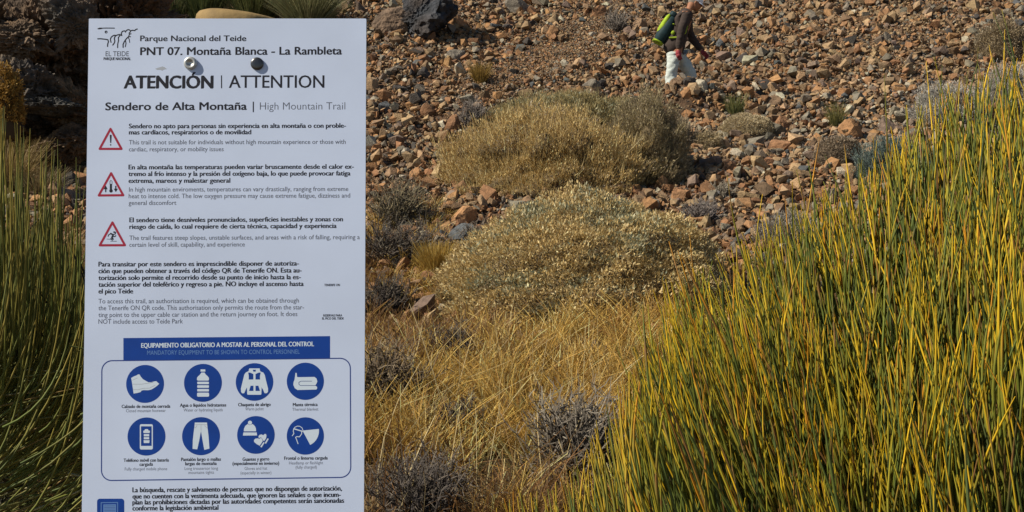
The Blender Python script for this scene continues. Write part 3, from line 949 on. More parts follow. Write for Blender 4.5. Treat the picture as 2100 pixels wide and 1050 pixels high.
# side shoots fork off the stems
fk = rng.choice(n, 2600, replace=False); ki = rng.integers(1, 5, len(fk))
p0 = P[fk, ki]; dd_ = norm(P[fk, ki + 1] - P[fk, ki]) + rng.normal(0, .16, (len(fk), 3))
dd_ = norm(dd_); Lf = L[fk] * rng.uniform(.2, .5, len(fk))
Pf = p0[:, None] + dd_[:, None] * (Lf[:, None] * tt)[..., None]
Pf[:, :, 2] += (Lf[:, None] * .06 * tt[None] ** 2)
P = np.concatenate([P, Pf]); R = np.concatenate([R, R[fk] * .72]); C = np.concatenate([C, C[fk]])
nd = np.stack([np.ones(len(P))] * K, 1); nd[np.arange(len(P)), rng.integers(1, K - 2, len(P))] = 1.35
R = R * nd
broom(br, P, R, C, 300, 5)
# woody lower framework and dark interior twigs
nb = 500
yy = rng.uniform(2.5, 3.9, nb); uu = rng.uniform(1330, 2500, nb); xx = (uu - 1050) / FPX * yy
tp = np.stack([xx, yy, np.minimum(crown_top(xx, yy) - rng.uniform(.3, .9, nb), 1.6)], 1)
tp[:, 2] = np.maximum(tp[:, 2], .3)
rt = np.stack([bx + rng.normal(0, .25, nb), by + rng.normal(0, .2, nb), np.full(nb, .0)], 1)
t = np.linspace(0, 1, 7)[None, :, None]
md_ = (tp + rt) / 2 + np.stack([(xx - bx) * .3, (yy - by) * .2, -.15 * np.ones(nb)], 1)
P = rt[:, None] * (1 - t) ** 2 + 2 * md_[:, None] * t * (1 - t) + tp[:, None] * t ** 2 + rng.normal(0, .012, (nb, 7, 3))
R = .006 * np.linspace(1.6, .6, 7)[None] * rng.uniform(.6, 1.3, (nb, 1))
C = np.repeat(mixcol(nb, [(.09, .06, .035), (.07, .065, .03), (.14, .07, .03)], [2, 2, 1])[:, None], 7, 1)
V, F, CC = tubes(P - br_loc, R, C, 4)
link('branches', npmesh('branches', V, F, CC, True), M_stem, br)['kind'] = 'stuff'
# low outlier stems at the foot left of the big broom
lo = empty('broom_shrub', tuple(gx(.28, 3.1)))
tag(lo, 'sparse young broom shoots at the bottom, left of the big broom', 'shrub')
n = 130
uu = rng.uniform(1015, 1330, n); yy = rng.uniform(2.6, 3.5, n)
lim = np.interp(uu, [1015, 1060, 1100, 1160, 1200, 1260, 1330], [1040, 1000, 1010, 960, 900, 800, 700])
pyy = lim + np.abs(rng.normal(0, 70, n))
xx = (uu - 1050) / FPX * yy; zz = CAM[2] + yy * math.tan(_p) + yy * (525 - pyy) / FPX
tips = np.stack([xx, yy, zz], 1)
roots = np.stack([xx * .8 + .22, yy, np.full(n, -.2)], 1)
L = rng.uniform(.35, .7, n)
P = stem_paths(tips, roots, L, .06) - np.array(lo.location)
R = rng.uniform(.0024, .0038, n)[:, None] * np.array([1.05, 1.05, 1, 1, .95, .88, .72, .32])[None]
g1 = mixcol(n, [(.12, .15, .03), (.09, .12, .035), (.18, .17, .03)], [3, 3, 2], .15)
yel = mixcol(n, [(.52, .33, .03), (.42, .30, .03), (.5, .22, .02)], [3, 3, 1], .15)
s = np.clip((tt[None] - rng.uniform(.3, 1.1, n)[:, None]) / .2, 0, 1)
C = g1[:, None] * (1 - s[..., None]) + yel[:, None] * s[..., None]
broom(lo, P, R, C, 130 if n < 300 else 300, 5) if False else None
for j in range(n):
    V, F, CC = tubes(P[j:j + 1], R[j:j + 1], C[j:j + 1], 5)
    link('stem', npmesh('stem', V, F, CC, True), M_stem, lo)

# thin dark broom left of the board
lb = empty('broom_shrub', tuple(gx(-1.75, 3.6)))
tag(lb, 'thin dark olive broom at the left edge, its lower twigs bending sideways', 'shrub')
lloc = np.array(lb.location)
n = 2700
uu = rng.uniform(-260, 330, n); yy = rng.uniform(3.0, 4.6, n)
prof = np.interp(uu, [-260, 0, 30, 80, 120, 175, 330], [150, 275, 300, 345, 360, 400, 470])
back = 1 - (yy - 3.0) / 1.6
pyy = prof + 60 * rng.random(n) ** .5 + back * 330 * rng.random(n) + rng.random(n) ** 1.6 * 260
tallk = rng.random(n) < .05
pyy[tallk] = prof[tallk] - rng.uniform(0, 75, tallk.sum())
_k = (rng.random(n) < np.interp(pyy, [500, 700, 900], [1, .6, .3]))
uu = uu[_k]; yy = yy[_k]; pyy = pyy[_k]; n = len(uu)
xx = (uu - 1050) / FPX * yy; zz = CAM[2] + yy * math.tan(_p) + yy * (525 - pyy) / FPX
tips = np.stack([xx, yy, zz], 1)
L = rng.uniform(.28, .62, n)
K = 8
tt = np.linspace(0, 1, K)
low = np.clip((pyy - 420) / 380, 0, 1.3)
# upright tips; the foot swings off to the left the lower the stem stands
foot = tips - np.stack([L * (.05 + .75 * low * rng.uniform(.4, 1.2, n)), rng.normal(0, .05, n), L * (1 - .35 * low)], 1)
ctrl = foot + (tips - foot) * np.array([.75, .5, .22]) + rng.normal(0, .015, (n, 3))
t = tt[None, :, None]
P = foot[:, None] * (1 - t) ** 2 + 2 * ctrl[:, None] * t * (1 - t) + tips[:, None] * t ** 2
R = rng.uniform(.0018, .0030, n)[:, None] * np.array([1.1, 1.05, 1, 1, .95, .88, .7, .3])[None]
c0 = mixcol(n, [(.095, .125, .022), (.07, .10, .022), (.13, .14, .024)], [3, 3, 2], .2)
c1 = mixcol(n, [(.21, .175, .03), (.27, .20, .035), (.13, .135, .028)], [3, 2, 3], .2)
C = c0[:, None] * (1 - tt[None, :, None]) + c1[:, None] * tt[None, :, None]
broom(lb, P - lloc, R, C, 240, 4)
# long sideways runners in the lower part, dark interior behind
n = 420
uu = rng.uniform(-200, 330, n); pyy = rng.uniform(700, 1130, n); yy = rng.uniform(3.1, 4.3, n)
xx = (uu - 1050) / FPX * yy; zz = CAM[2] + yy * math.tan(_p) + yy * (525 - pyy) / FPX
tips = np.stack([xx, yy, zz], 1)
L = rng.uniform(.15, .6, n)
lift = rng.uniform(-.05, .6, n)
foot = tips - np.stack([L, rng.normal(0, .08, n), L * lift], 1)
ctrl = (foot + tips) / 2 - np.stack([0 * L, 0 * L, L * .22 * rng.uniform(-.2, 1, n)], 1)
P = foot[:, None] * (1 - t) ** 2 + 2 * ctrl[:, None] * t * (1 - t) + tips[:, None] * t ** 2
R = rng.uniform(.0014, .003, n)[:, None] * np.array([1.1, 1.05, 1, 1, .95, .88, .7, .3])[None]
C = np.repeat(mixcol(n, [(.20, .185, .05), (.13, .145, .04), (.33, .30, .15), (.24, .16, .05)], [3, 3, 1, 1])[:, None], K, 1)
V, F, CC = tubes(P - lloc, R, C, 4)
link('runners', npmesh('runners', V, F, CC, True), M_stem, lb)['kind'] = 'stuff'
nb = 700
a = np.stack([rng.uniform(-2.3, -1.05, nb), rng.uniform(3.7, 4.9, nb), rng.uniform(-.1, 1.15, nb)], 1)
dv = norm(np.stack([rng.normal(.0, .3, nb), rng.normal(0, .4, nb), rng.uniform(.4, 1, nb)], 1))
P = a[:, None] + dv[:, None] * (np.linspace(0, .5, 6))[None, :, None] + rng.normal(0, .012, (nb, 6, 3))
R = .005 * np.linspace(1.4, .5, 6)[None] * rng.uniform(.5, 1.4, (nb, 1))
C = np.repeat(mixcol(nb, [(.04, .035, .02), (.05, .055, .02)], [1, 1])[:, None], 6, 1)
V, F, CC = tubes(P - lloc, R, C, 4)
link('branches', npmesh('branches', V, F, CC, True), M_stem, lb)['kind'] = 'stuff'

# ------------------------------------------------------------------ the sign
q = [ray(*p) for p in ((178, 38), (747, 38), (750.5, 1050), (172, 1050))]
# a flat rectangular board: corner sums agree (a + c = b + d)
A_ = np.stack([q[1], -q[2], q[3]], 1)
tb, tc, td = np.linalg.solve(A_, q[0])
c4 = [q[0], q[1] * tb, q[2] * tc, q[3] * td]
k = .42 / np.linalg.norm(c4[1] - c4[0])
c4 = [CAM + c * k for c in c4]
ux = (c4[1] - c4[0]); ux /= np.linalg.norm(ux)
vy = (c4[3] - c4[0]) + (c4[2] - c4[1]); vy -= ux * (vy @ ux); vy /= np.linalg.norm(vy)
nn = np.cross(vy, ux)
if nn[1] > 0: nn = -nn
O_ = c4[0]
PXM = .42 / 569.0
sign = empty('information_sign', tuple(gx(O_[0] + .21, O_[1] + .1)))
tag(sign, 'tall white notice board with black print and blue round symbols screwed to a log post', 'sign')
s_loc = np.array(sign.location)


def uv(px, py):
    d = ray(px, py)
    t = ((O_ - CAM) @ nn) / (d @ nn)
    p = CAM + d * t - O_
    return np.array([p @ ux, p @ vy])


def W3(u, v, h=0.0):
    return O_ + ux * u + vy * v + nn * h - s_loc


THIN = .16       # print layers are thin films


_lift = [0]


def flat(name, polys, material, h, parent=None, label=None):
    """polys: list of [outer, hole, ...] loops, in board coordinates (m); one thin print layer"""
    V = []; F = []
    for loops in polys:
        _lift[0] += 1
        hh = h * THIN + (_lift[0] % 12) * 2.5e-6
        vs = [[Vector((p[0], p[1], 0)) for p in lp] for lp in loops]
        tri = tessellate_polygon(vs)
        b = len(V)
        for lp in loops:
            for p in lp:
                V.append(W3(p[0], p[1], hh))
        for t3 in tri:
            a_, b_, c_ = (np.array(V[b + i_]) for i_ in t3)
            if np.cross(b_ - a_, c_ - a_) @ nn < 0:
                t3 = (t3[0], t3[2], t3[1])
            F.append([b + i_ for i_ in t3])
    o = link(name, npmesh(name, V, np.array(F)), material, parent or sign)
    if label: o['label'] = label
    return o


def L2(pts):
    return [uv(*p) for p in pts]


def circle(cx, cy, r, n=48):
    c = uv(cx, cy)
    return [c + np.array([math.cos(a), math.sin(a)]) * r * PXM for a in np.linspace(0, 2 * math.pi, n, endpoint=False)]


def stroke(pts, w, closed=False, r=True):
    """pts in px -> polygons"""
    P = [uv(*p) for p in pts]
    w = w * PXM / 2
    out = []
    m = len(P)
    for i_ in range(m if closed else m - 1):
        a, b = P[i_], P[(i_ + 1) % m]
        d = b - a; L = np.linalg.norm(d)
        if L < 1e-7: continue
        d = d / L; n_ = np.array([-d[1], d[0]]) * w
        out.append([[a + n_, b + n_, b - n_, a - n_]])
    if r:
        for a in P:
            out.append([[a + np.array([math.cos(t_), math.sin(t_)]) * w for t_ in np.linspace(0, 2 * math.pi, 10, endpoint=False)]])
    return out


def rrect(x0, y0, x1, y1, r, n=6, f=None):
    f = f or (lambda a, b: (a, b))
    out = []
    for cx, cy, a0 in ((x1 - r, y0 + r, -90), (x1 - r, y1 - r, 0), (x0 + r, y1 - r, 90), (x0 + r, y0 + r, 180)):
        for k_ in range(n + 1):
            a = rad(a0 + 90 * k_ / n)
            out.append(f(cx + r * math.cos(a), cy + r * math.sin(a)))
    return out


_tc = {}


def text_mesh(s, bold, light=False):
    cu = bpy.data.curves.new('t', 'FONT')
    cu.body = s; cu.size = 1.0; cu.resolution_u = 3
    cu.offset = bold
    cu.fill_mode = 'FRONT'
    o = bpy.data.objects.new('t', cu); COL.objects.link(o)
    dg = bpy.context.evaluated_depsgraph_get(); dg.update()
    me = o.evaluated_get(dg).to_mesh()
    V = np.array([v.co[:] for v in me.vertices]); me.calc_loop_triangles()
    F = np.array([t.vertices[:] for t in me.loop_triangles])
    o.evaluated_get(dg).to_mesh_clear()
    bpy.data.objects.remove(o); bpy.data.curves.remove(cu)
    return V, F


_hv, _ = text_mesh('H', 0)
CAPH = _hv[:, 1].max() - _hv[:, 1].min()


def text(s, x0, x1, y0, y1, cap, bold, h):
    """one line of print; heavier weights are the same outline printed several times a hair apart"""
    V, F = text_mesh(s, min(bold, .0))
    a = uv(x0, y0); b = uv(x1, y1)
    d = b - a; L = np.linalg.norm(d); d /= L; n_ = np.array([d[1], -d[0]])
    xa, xb = V[:, 0].min(), V[:, 0].max()
    wt = max(bold, 0) * cap * PXM / CAPH
    X = (V[:, 0] - xa) / (xb - xa) * (L - 2 * wt) + wt
    Yv = V[:, 1] / CAPH * cap * PXM
    offs = [(0, 0)] if bold <= 0 else ([(-1.35, 0), (0, .5), (1.35, 0)] if bold < .03 else [(-1, -.4), (-.33, .4), (.33, -.4), (1, .4)])
    Ws = []; Fs = []
    for q_, (ox, oy) in enumerate(offs):
        UV = a[None] + (X + ox * wt)[:, None] * d[None] + (Yv + oy * wt)[:, None] * n_[None]
        W = O_[None] + UV[:, :1] * ux + UV[:, 1:2] * vy + nn * (h * THIN + q_ * 4e-6) - s_loc
        Fq = F.copy()
        a_, b_, c_ = W[F[:, 0]], W[F[:, 1]], W[F[:, 2]]
        flip = (np.cross(b_ - a_, c_ - a_) @ nn) < 0
        Fq[flip] = Fq[flip][:, ::-1]
        Ws.append(W); Fs.append(Fq + q_ * len(V))
    return np.concatenate(Ws), np.concatenate(Fs)


def text_block(lines, material, bold, cap, parent=None, h=.0004, name='lettering'):
    for s, x0, x1, y0, y1 in lines:
        W, F = text(s, x0, x1, y0, y1, cap * (1.13 if cap < 10 else 1.0), bold, h)
        link(name, npmesh(name, W, F), material, parent or sign)


# board: 4 mm sheet, a little longer than the picture shows
HB = float(uv(460, 1290)[1])
Wd_ = .42 / 1
c0_ = uv(178, 38); c1_ = uv(747, 38); c3_ = uv(172, 1050); c2_ = uv(750.5, 1050)
uL = (c0_[0] + c3_[0]) / 2; uR = (c1_[0] + c2_[0]) / 2
loop = [(u_, v_) for u_, v_ in rrect(uL, 0, uR, HB, .0015, 3)]
V = [W3(u_, v_, 0) for u_, v_ in loop] + [W3(u_, v_, -.004) for u_, v_ in loop]
nl = len(loop)
bm = bmesh.new()
bv = [bm.verts.new(tuple(v)) for v in V]
bm.faces.new(bv[:nl]); bm.faces.new(list(reversed(bv[nl:])))
for i_ in range(nl):
    f_ = bm.faces.new([bv[i_], bv[nl + i_], bv[nl + (i_ + 1) % nl], bv[(i_ + 1) % nl]]); f_.material_index = 1
bmesh.ops.recalc_face_normals(bm, faces=bm.faces)
me = bpy.data.meshes.new('board'); bm.to_mesh(me); bm.free()
me.materials.append(M_panel); me.materials.append(M_edge)
board = link('board', me, None, sign)

# log post with a rounded top
pc = uv(467, 300)
pa = W3(pc[0], 0, -.004 - .069)
z_top = W3(uv(467, 6)[0], uv(467, 6)[1], -.07)
V = []; F = []
ns = 40
zb = -.35; zt = z_top[2]
prof_ = [(zb, 1.02), (zb + .4, 1.0), (zt - .5, .99), (zt - .03, .995), (zt - .016, 1.0), (zt - .009, .98), (zt - .004, .92), (zt - .0015, .8), (zt - .0002, .5), (zt, .2), (zt, .02)]
leanv = (-vy) / (-vy)[2]
for z_, r_ in prof_:
    for j in range(ns):
        a = 2 * math.pi * j / ns
        rr_ = .0675 * r_ * (1 + .018 * math.sin(3 * a + 1) + .012 * math.sin(7 * a + z_ * 5))
        c_ = pa + leanv * (z_ - pa[2])
        sl_ = -.006 * math.cos(a) * (1 if z_ > zt - .04 else 0)
        V.append((c_[0] + rr_ * math.cos(a), c_[1] + rr_ * math.sin(a), z_ + sl_))
for i_ in range(len(prof_) - 1):
    for j in range(ns):
        F.append([i_ * ns + j, i_ * ns + (j + 1) % ns, (i_ + 1) * ns + (j + 1) % ns, (i_ + 1) * ns + j])
link('post', npmesh('post', V, F, None, True), M_wood, sign)


def screw(px, py, r_px, m, label, prof, msock):
    c = uv(px, py); r = r_px * PXM
    V = []; F = []; ns = 28
    for rr_, hh in prof:
        for j in range(ns):
            a = 2 * math.pi * j / ns
            V.append(W3(c[0] + r * rr_ * math.cos(a), c[1] + r * rr_ * math.sin(a), hh * r))
    for i_ in range(len(prof) - 1):
        for j in range(ns):
            F.append([i_ * ns + j, i_ * ns + (j + 1) % ns, (i_ + 1) * ns + (j + 1) % ns, (i_ + 1) * ns + j])
    o = link('screw', npmesh('screw', V, F, None, True), m, sign); o['label'] = label
    hexa = [[c + np.array([math.cos(a), math.sin(a)]) * r * .30 for a in np.linspace(0, 2 * math.pi, 6, endpoint=False)]]
    s_ = flat('socket', [hexa], msock, prof[-1][1] * r + .00005, o)


M_scr1 = mat('screw_pale', (.50, .50, .47), rough=.4, metallic=.6)
M_scr2 = mat('screw_dark', (.10, .10, .10), rough=.3, metallic=.9)
screw(391, 130, 13.6, M_scr1, 'pale screw with a dark socket', [(1, 0), (1, .22), (.93, .36), (.75, .46), (.5, .42), (.42, .25), (.40, .22), (.01, .2)], M_mdark)
screw(527.5, 131, 13.2, M_scr2, 'dark screw with bright glints', [(1, 0), (1, .2), (.92, .3), (.6, .32), (.5, .34), (.35, .36), (.1, .36), (.01, .36)], M_scr1)

# --- print
BO, LI = .0295, .004
T = text_block
T([("Parque Nacional del Teide", 287.3, 505.2, 84.3, 84.1)], M_ink, .03, 11.4)
T([("PNT 07. Montaña Blanca - La Rambleta", 287.3, 701.5, 112.9, 111.6)], M_ink, .032, 15.8)
T([("ATENCIÓN", 253.3, 437.9, 181, 181)], M_ink, .042, 25.6)
T([("ATTENTION", 469.3, 665.2, 180.2, 180)], M_ink, .01, 25.5)
T([("Sendero de Alta Montaña", 215.7, 506.5, 226, 225)], M_ink, .034, 15.6)
T([("High Mountain Trail", 533, 708, 224.9, 224.5)], M_grey, -.008, 15)
flat('divider_line', stroke([(454.2, 154.5), (454.4, 181)], 2.2, r=False), M_ink, .0004)
flat('divider_line', stroke([(519.5, 208.5), (519.5, 230)], 2.4, r=False), M_ink, .0004)
T([("Sendero no apto para personas sin experiencia en alta montaña o con proble-", 264.3, 709.6, 263.2, 262),
   ("mas cardíacos, respiratorios o de movilidad", 264.3, 515.3, 275.8, 275.4)], M_ink, BO, 8.4)
T([("This trail is not suitable for individuals without high mountain experience or those with", 264.3, 709, 296.2, 295),
   ("cardiac, respiratory, or mobility issues", 264.3, 458.6, 310.4, 310)], M_grey, LI, 8)
T([("En alta montaña las temperaturas pueden variar bruscamente desde el calor ex-", 263.5, 725.7, 347.4, 346),
   ("tremo al frío intenso y la presión del oxígeno baja, lo que puede provocar fatiga", 263.5, 718.8, 361.1, 359.8),
   ("extrema, mareos y malestar general", 263.5, 472.3, 375.2, 374.6)], M_ink, BO, 8.4)
T([("In high mountain enviroments, temperatures can vary drastically, ranging from extreme", 264.6, 714.3, 393, 391.7),
   ("heat to intense cold. The low oxygen pressure may cause extreme fatigue, dizziness and", 263.9, 718.1, 406.6, 405.2),
   ("general discomfort", 263.9, 361.6, 420.4, 420.1)], M_grey, LI, 8)
T([("El sendero tiene desniveles pronunciados, superficies inestables y zonas con", 265.2, 703.4, 455.8, 453.8),
   ("riesgo de caída, lo cual requiere de cierta técnica, capacidad y experiencia", 265.2, 690.3, 469.5, 467.5)], M_ink, BO, 8.4)
T([("The trail features steep slopes, unstable surfaces, and areas with a risk of falling, requiring a", 265.2, 737.7, 492.2, 490.4),
   ("certain level of skill, capability, and experience", 265.2, 502, 506.2, 505.4)], M_grey, LI, 8)
T([("Para transitar por este sendero es imprescindible disponer de autoriza-", 201.8, 613.2, 546.6, 544.6),
   ("ción que pueden obtener a través del código QR de Tenerife ON. Esta au-", 201.8, 618.7, 560.4, 558.9),
   ("torización solo permite el recorrido desde su punto de inicio hasta la es-", 201.8, 617, 574.4, 572.7),
   ("tación superior del teleférico y regreso a pie. NO incluye el ascenso hasta", 201.8, 622.8, 588.2, 586.5),
   ("el pico Teide", 201.8, 273, 602, 601.8)], M_ink, BO, 8.6)
T([("To access this trail, an authorisation is required, which can be obtained through", 201.8, 613, 622.2, 620.6),
   ("the Tenerife ON QR code. This authorisation only permits the route from the star-", 201.8, 623.5, 636.2, 634.4),
   ("ting point to the upper cable car station and the return journey on foot. It does", 201.8, 609.8, 650.2, 648.2),
   ("NOT include access to Teide Park", 201.8, 375, 664, 663.2)], M_grey, LI, 8.2)
T([("TENERIFE ON", 665, 697.2, 586.8, 586.6)], M_ink, .03, 4)
T([("RESERVAS PARA", 663, 701.7, 649.2, 649), ("EL PICO DEL TEIDE", 660.5, 705, 655.4, 655.2)], M_ink, .03, 4)
bn = flat('banner', [[L2([(253, 693.2), (676.8, 689.2), (676.8, 734.3), (253, 738.8)])]], M_blue, .0006)
T([("EQUIPAMIENTO OBLIGATORIO A MOSTAR AL PERSONAL DEL CONTROL", 289.6, 643.9, 713.2, 709.9)], M_pale, .022, 8.2, bn, .0010)
T([("MANDATORY EQUIPMENT TO BE SHOWN TO CONTROL PERSONNEL", 301.9, 614.6, 727.6, 725.3)], M_palel, -.002, 7.6, bn, .0010)

# rounded outline round the eight symbols
def fm(a, b):
    """unit square of the outline -> px, its sides being straight on the board"""
    x0 = 208.9 + (208.0 - 208.9) * b; x1 = 718.4 + (719.4 - 718.4) * b
    yl = 739.9 + (985.6 - 739.9) * b; yr = 734.6 + (978.8 - 734.6) * b
    return (x0 + (x1 - x0) * a, yl + (yr - yl) * a)


asp = 510 / 245.
ol = rrect(0, 0, asp, 1, .085, 7)
flat('outline', stroke([fm(a / asp, b) for a, b in ol], 2.3, True, False), M_bluel, .0003)

Z3 = lambda pts: [(160 + a / 2.763, 670 + b / 2.763) for a, b in pts]
caps_b, caps_l = [], []
for s, a, b, c in (("Calzado de montaña cerrada", 247, 523, 460), ("Agua o líquidos hidratantes", 577, 840, 453), ("Chaqueta de abrigo", 907, 1092, 450),
                   ("Manta térmica", 1217, 1358, 450), ("Teléfono móvil con batería", 258, 515, 765), ("cargada", 348, 425, 788),
                   ("Pantalón largo o mallas", 584, 810, 760), ("largas de montaña", 607, 786, 784), ("Guantes y gorro", 932, 1084, 759),
                   ("(especialmente en invierno)", 875, 1140, 783), ("Frontal o linterna cargada", 1168, 1415, 753)):
    (xa, ya), (xb, _) = Z3([(a, c), (b, c)])
    caps_b.append((s, xa, xb, ya + .3, ya - .4))
for s, a, b, c in (("Closed mountain footwear", 272, 497, 484), ("Water or hydrating liquids", 598, 820, 480), ("Warm jacket", 948, 1052, 474),
                   ("Thermal blanket", 1214, 1362, 476), ("Fully charged mobile phone", 265, 505, 814), ("Long trousersor long", 604, 793, 811),
                   ("mountains tights", 626, 770, 834), ("Gloves and hat", 944, 1072, 811), ("(especially in winter)", 921, 1095, 836),
                   ("Headlamp or flashlight", 1196, 1388, 780), ("(fully charged)", 1233, 1353, 804)):
    (xa, ya), (xb, _) = Z3([(a, c), (b, c)])
    caps_l.append((s, xa, xb, ya + .3, ya - .4))
T(caps_b, M_ink, .03, 5.8)
T(caps_l, M_grey, -.004, 5.4)
T([("La búsqueda, rescate y salvamento de personas que no dispongan de autorización,", 271.5, 701.4, 1009.6, 1006),
   ("que no cuenten con la vestimenta adecuada, que ignoren las señales o que incum-", 271.5, 699, 1022.6, 1019),
   ("plan las prohibiciones dictadas por las autoridades competentes serán sancionadas", 271.5, 705.8, 1034.8, 1031),
   ("conforme la legislación ambiental", 271.5, 448, 1047, 1045.4)], M_ink, BO, 8.6)
# blue square with a document symbol
ob = flat('document_symbol', [[L2(rrect(199, 1022.6, 254.8, 1082, 6))]], M_blue, .0005)
flat('document_outline', stroke([(207.5, 1072), (207.5, 1030.8), (241.3, 1030.4), (241.3, 1072)], 1.5), M_palel, .0009, ob)
flat('document_page', [[L2([(212, 1034.5), (238, 1034), (238, 1072), (212, 1072)])]], M_palel, .0008, ob)
for k_ in range(6):
    flat('document_line', stroke([(213.5, 1037.5 + k_ * 3.2), (236.5, 1037.2 + k_ * 3.2)], .8, r=False), M_bluel, .0011, ob)

# the eight discs
def disc(cx, cy, r):
    (x_, y_), = Z3([(cx, cy)])
    return flat('symbol_disc', [[circle(x_, y_, r / 2.763, 56)]], M_blue, .0005)


def A10(ox, oy, pts):      # coordinates read from a ten-fold enlargement
    return L2([(ox + a / 10, oy + b / 10) for a, b in pts])


def S10(ox, oy, pts, w, closed=False, r=True):
    return stroke([(ox + a / 10, oy + b / 10) for a, b in pts], w / 10, closed, r)


d_ = disc(380, 324, 106)
flat('boot_symbol', [[A10(250, 740, [(190, 350), (250, 318), (310, 295), (330, 278), (362, 280), (385, 320), (430, 375), (500, 415), (540, 438), (600, 440), (650, 425), (705, 415), (730, 440), (765, 470), (730, 505), (670, 550), (600, 590), (540, 602), (440, 600), (400, 612), (385, 640), (320, 658), (240, 672), (225, 560), (205, 430)])]], M_pale, .0009, d_)
flat('boot_seam', S10(250, 740, [(228, 478), (400, 478), (520, 462), (640, 440)], 9) + S10(250, 740, [(212, 398), (270, 372), (320, 350)], 7) + S10(250, 740, [(228, 590), (330, 590), (440, 562), (560, 560), (680, 500)], 8), M_smudge, .0012, d_)
d_ = disc(708, 318, 106)
flat('bottle_symbol', [[A10(250, 740, p)] for p in (
    [(1615, 175), (1710, 175), (1712, 220), (1612, 220)],
    [(1630, 240), (1695, 240), (1720, 280), (1765, 320), (1785, 350), (1785, 390), (1770, 405), (1555, 405), (1540, 390), (1540, 350), (1560, 320), (1600, 285)],
    rrect(1545, 428, 1785, 478, 14, 3), rrect(1545, 500, 1785, 553, 14, 3), rrect(1545, 577, 1785, 628, 14, 3), rrect(1542, 652, 1788, 735, 22, 4))], M_pale, .0009, d_)
d_ = disc(1000, 313, 105)
flat('jacket_symbol', [[A10(470, 735, [(410, 205), (625, 205), (635, 265), (700, 290), (730, 340), (760, 470), (798, 620), (795, 690), (765, 715), (725, 712), (700, 650), (665, 590), (660, 735), (645, 745), (385, 745), (370, 735), (365, 595), (335, 650), (310, 712), (270, 718), (245, 690), (240, 620), (280, 460), (310, 335), (340, 290), (400, 260)])]], M_pale, .0009, d_)
flat('jacket_detail', [[A10(470, 735, p)] for p in (
    [(390, 290), (430, 290), (495, 320), (495, 432), (400, 432), (402, 360)], [(645, 290), (605, 290), (540, 320), (540, 432), (632, 432), (630, 360)],
    [(440, 560), (497, 560), (497, 666), (408, 666)], [(540, 560), (597, 560), (632, 666), (540, 666)], [(485, 232), (548, 232), (540, 270), (495, 270)])], M_blue, .0013, d_)
d_ = disc(1288, 309, 104)
flat('blanket_symbol', [[A10(470, 735, [(1360, 295), (1385, 300), (1392, 380), (1420, 385), (1750, 380), (1790, 410), (1808, 470), (1790, 520), (1765, 552), (1800, 580), (1806, 610), (1790, 638), (1400, 648), (1345, 610), (1315, 540), (1322, 480), (1340, 440), (1350, 380)])]], M_pale, .0009, d_)
flat('blanket_fold', S10(470, 735, [(1695, 466), (1470, 466), (1430, 490), (1430, 530), (1460, 556), (1770, 556)], 10), M_bluel, .0013, d_)
d_ = disc(388, 622, 106)
flat('phone_symbol', [[L2([(250 + a / 10, 850 + b / 10) for a, b in rrect(368, 200, 635, 718, 30, 4)]), L2([(250 + a / 10, 850 + b / 10) for a, b in [(392, 242), (392, 645), (612, 645), (612, 242)]])]], M_pale, .0009, d_)
flat('battery_symbol', [[A10(250, 850, p)] for p in ([(475, 300), (535, 300), (545, 325), (575, 335), (570, 380), (442, 380), (440, 335), (465, 325)], [(450, 402), (560, 402), (560, 448), (450, 448)], [(450, 465), (560, 465), (560, 508), (450, 508)], [(445, 528), (568, 528), (562, 585), (450, 585)])], M_pale, .0009, d_)
d_ = disc(697, 620, 106)
flat('trousers_symbol', [[A10(250, 850, [(1495, 165), (1745, 165), (1755, 260), (1775, 420), (1795, 700), (1690, 725), (1660, 560), (1622, 340), (1585, 540), (1545, 715), (1450, 705), (1455, 520), (1475, 350), (1488, 250)])]], M_pale, .0009, d_)
flat('trousers_seam', S10(250, 850, [(1492, 208), (1620, 205), (1748, 208)], 7) + S10(250, 850, [(1622, 215), (1622, 330)], 7) + S10(250, 850, [(1492, 275), (1530, 250), (1540, 222)], 7) + S10(250, 850, [(1752, 275), (1712, 250), (1700, 222)], 7), M_smudge, .0013, d_)
d_ = disc(1008, 613, 105)
hat = [(300, 345), (305, 290), (330, 235), (380, 195), (400, 210), (425, 218), (450, 210), (480, 195), (525, 235), (548, 285), (553, 345)]
flat('hat_symbol', [[A10(470, 850, hat)], [circle(470 + 42.7, 850 + 16.8, 4.1, 20)], [A10(470, 850, [(292, 368), (565, 368), (572, 430), (282, 432)])]], M_pale, .0009, d_)
flat('gloves_symbol', [[A10(470, 850, p)] for p in (
    [(540, 495), (590, 490), (620, 500), (650, 480), (668, 490), (690, 545), (660, 590), (625, 640), (560, 605), (510, 560), (508, 525)],
    [(600, 455), (620, 420), (660, 408), (700, 425), (725, 400), (755, 400), (765, 440), (755, 490), (715, 550), (690, 520), (668, 478), (640, 470), (610, 485)],
    [(705, 565), (725, 580), (665, 678), (638, 660)], [(785, 490), (812, 500), (755, 600), (730, 585)])], M_pale, .0009, d_)
d_ = disc(1288, 619, 104)
arc = [(1530 + 312 * math.cos(rad(t_)), 335 + 318 * math.sin(rad(t_))) for t_ in range(-7, 70, 6)]
flat('headlamp_symbol', [[A10(470, 850, [(1505, 330)] + arc)]], M_pale, .0009, d_)
flat('head_outline', S10(470, 850, [(1325, 290), (1350, 260), (1400, 238), (1450, 242), (1495, 275), (1512, 320)], 14) + S10(470, 850, [(1322, 300), (1315, 345), (1328, 390), (1295, 435)], 16)
     + S10(470, 850, [(1490, 350), (1485, 400), (1440, 460), (1390, 452), (1362, 468), (1385, 520), (1412, 600)], 16) + S10(470, 850, [(1335, 295), (1500, 345)], 22), M_pale, .0012, d_)

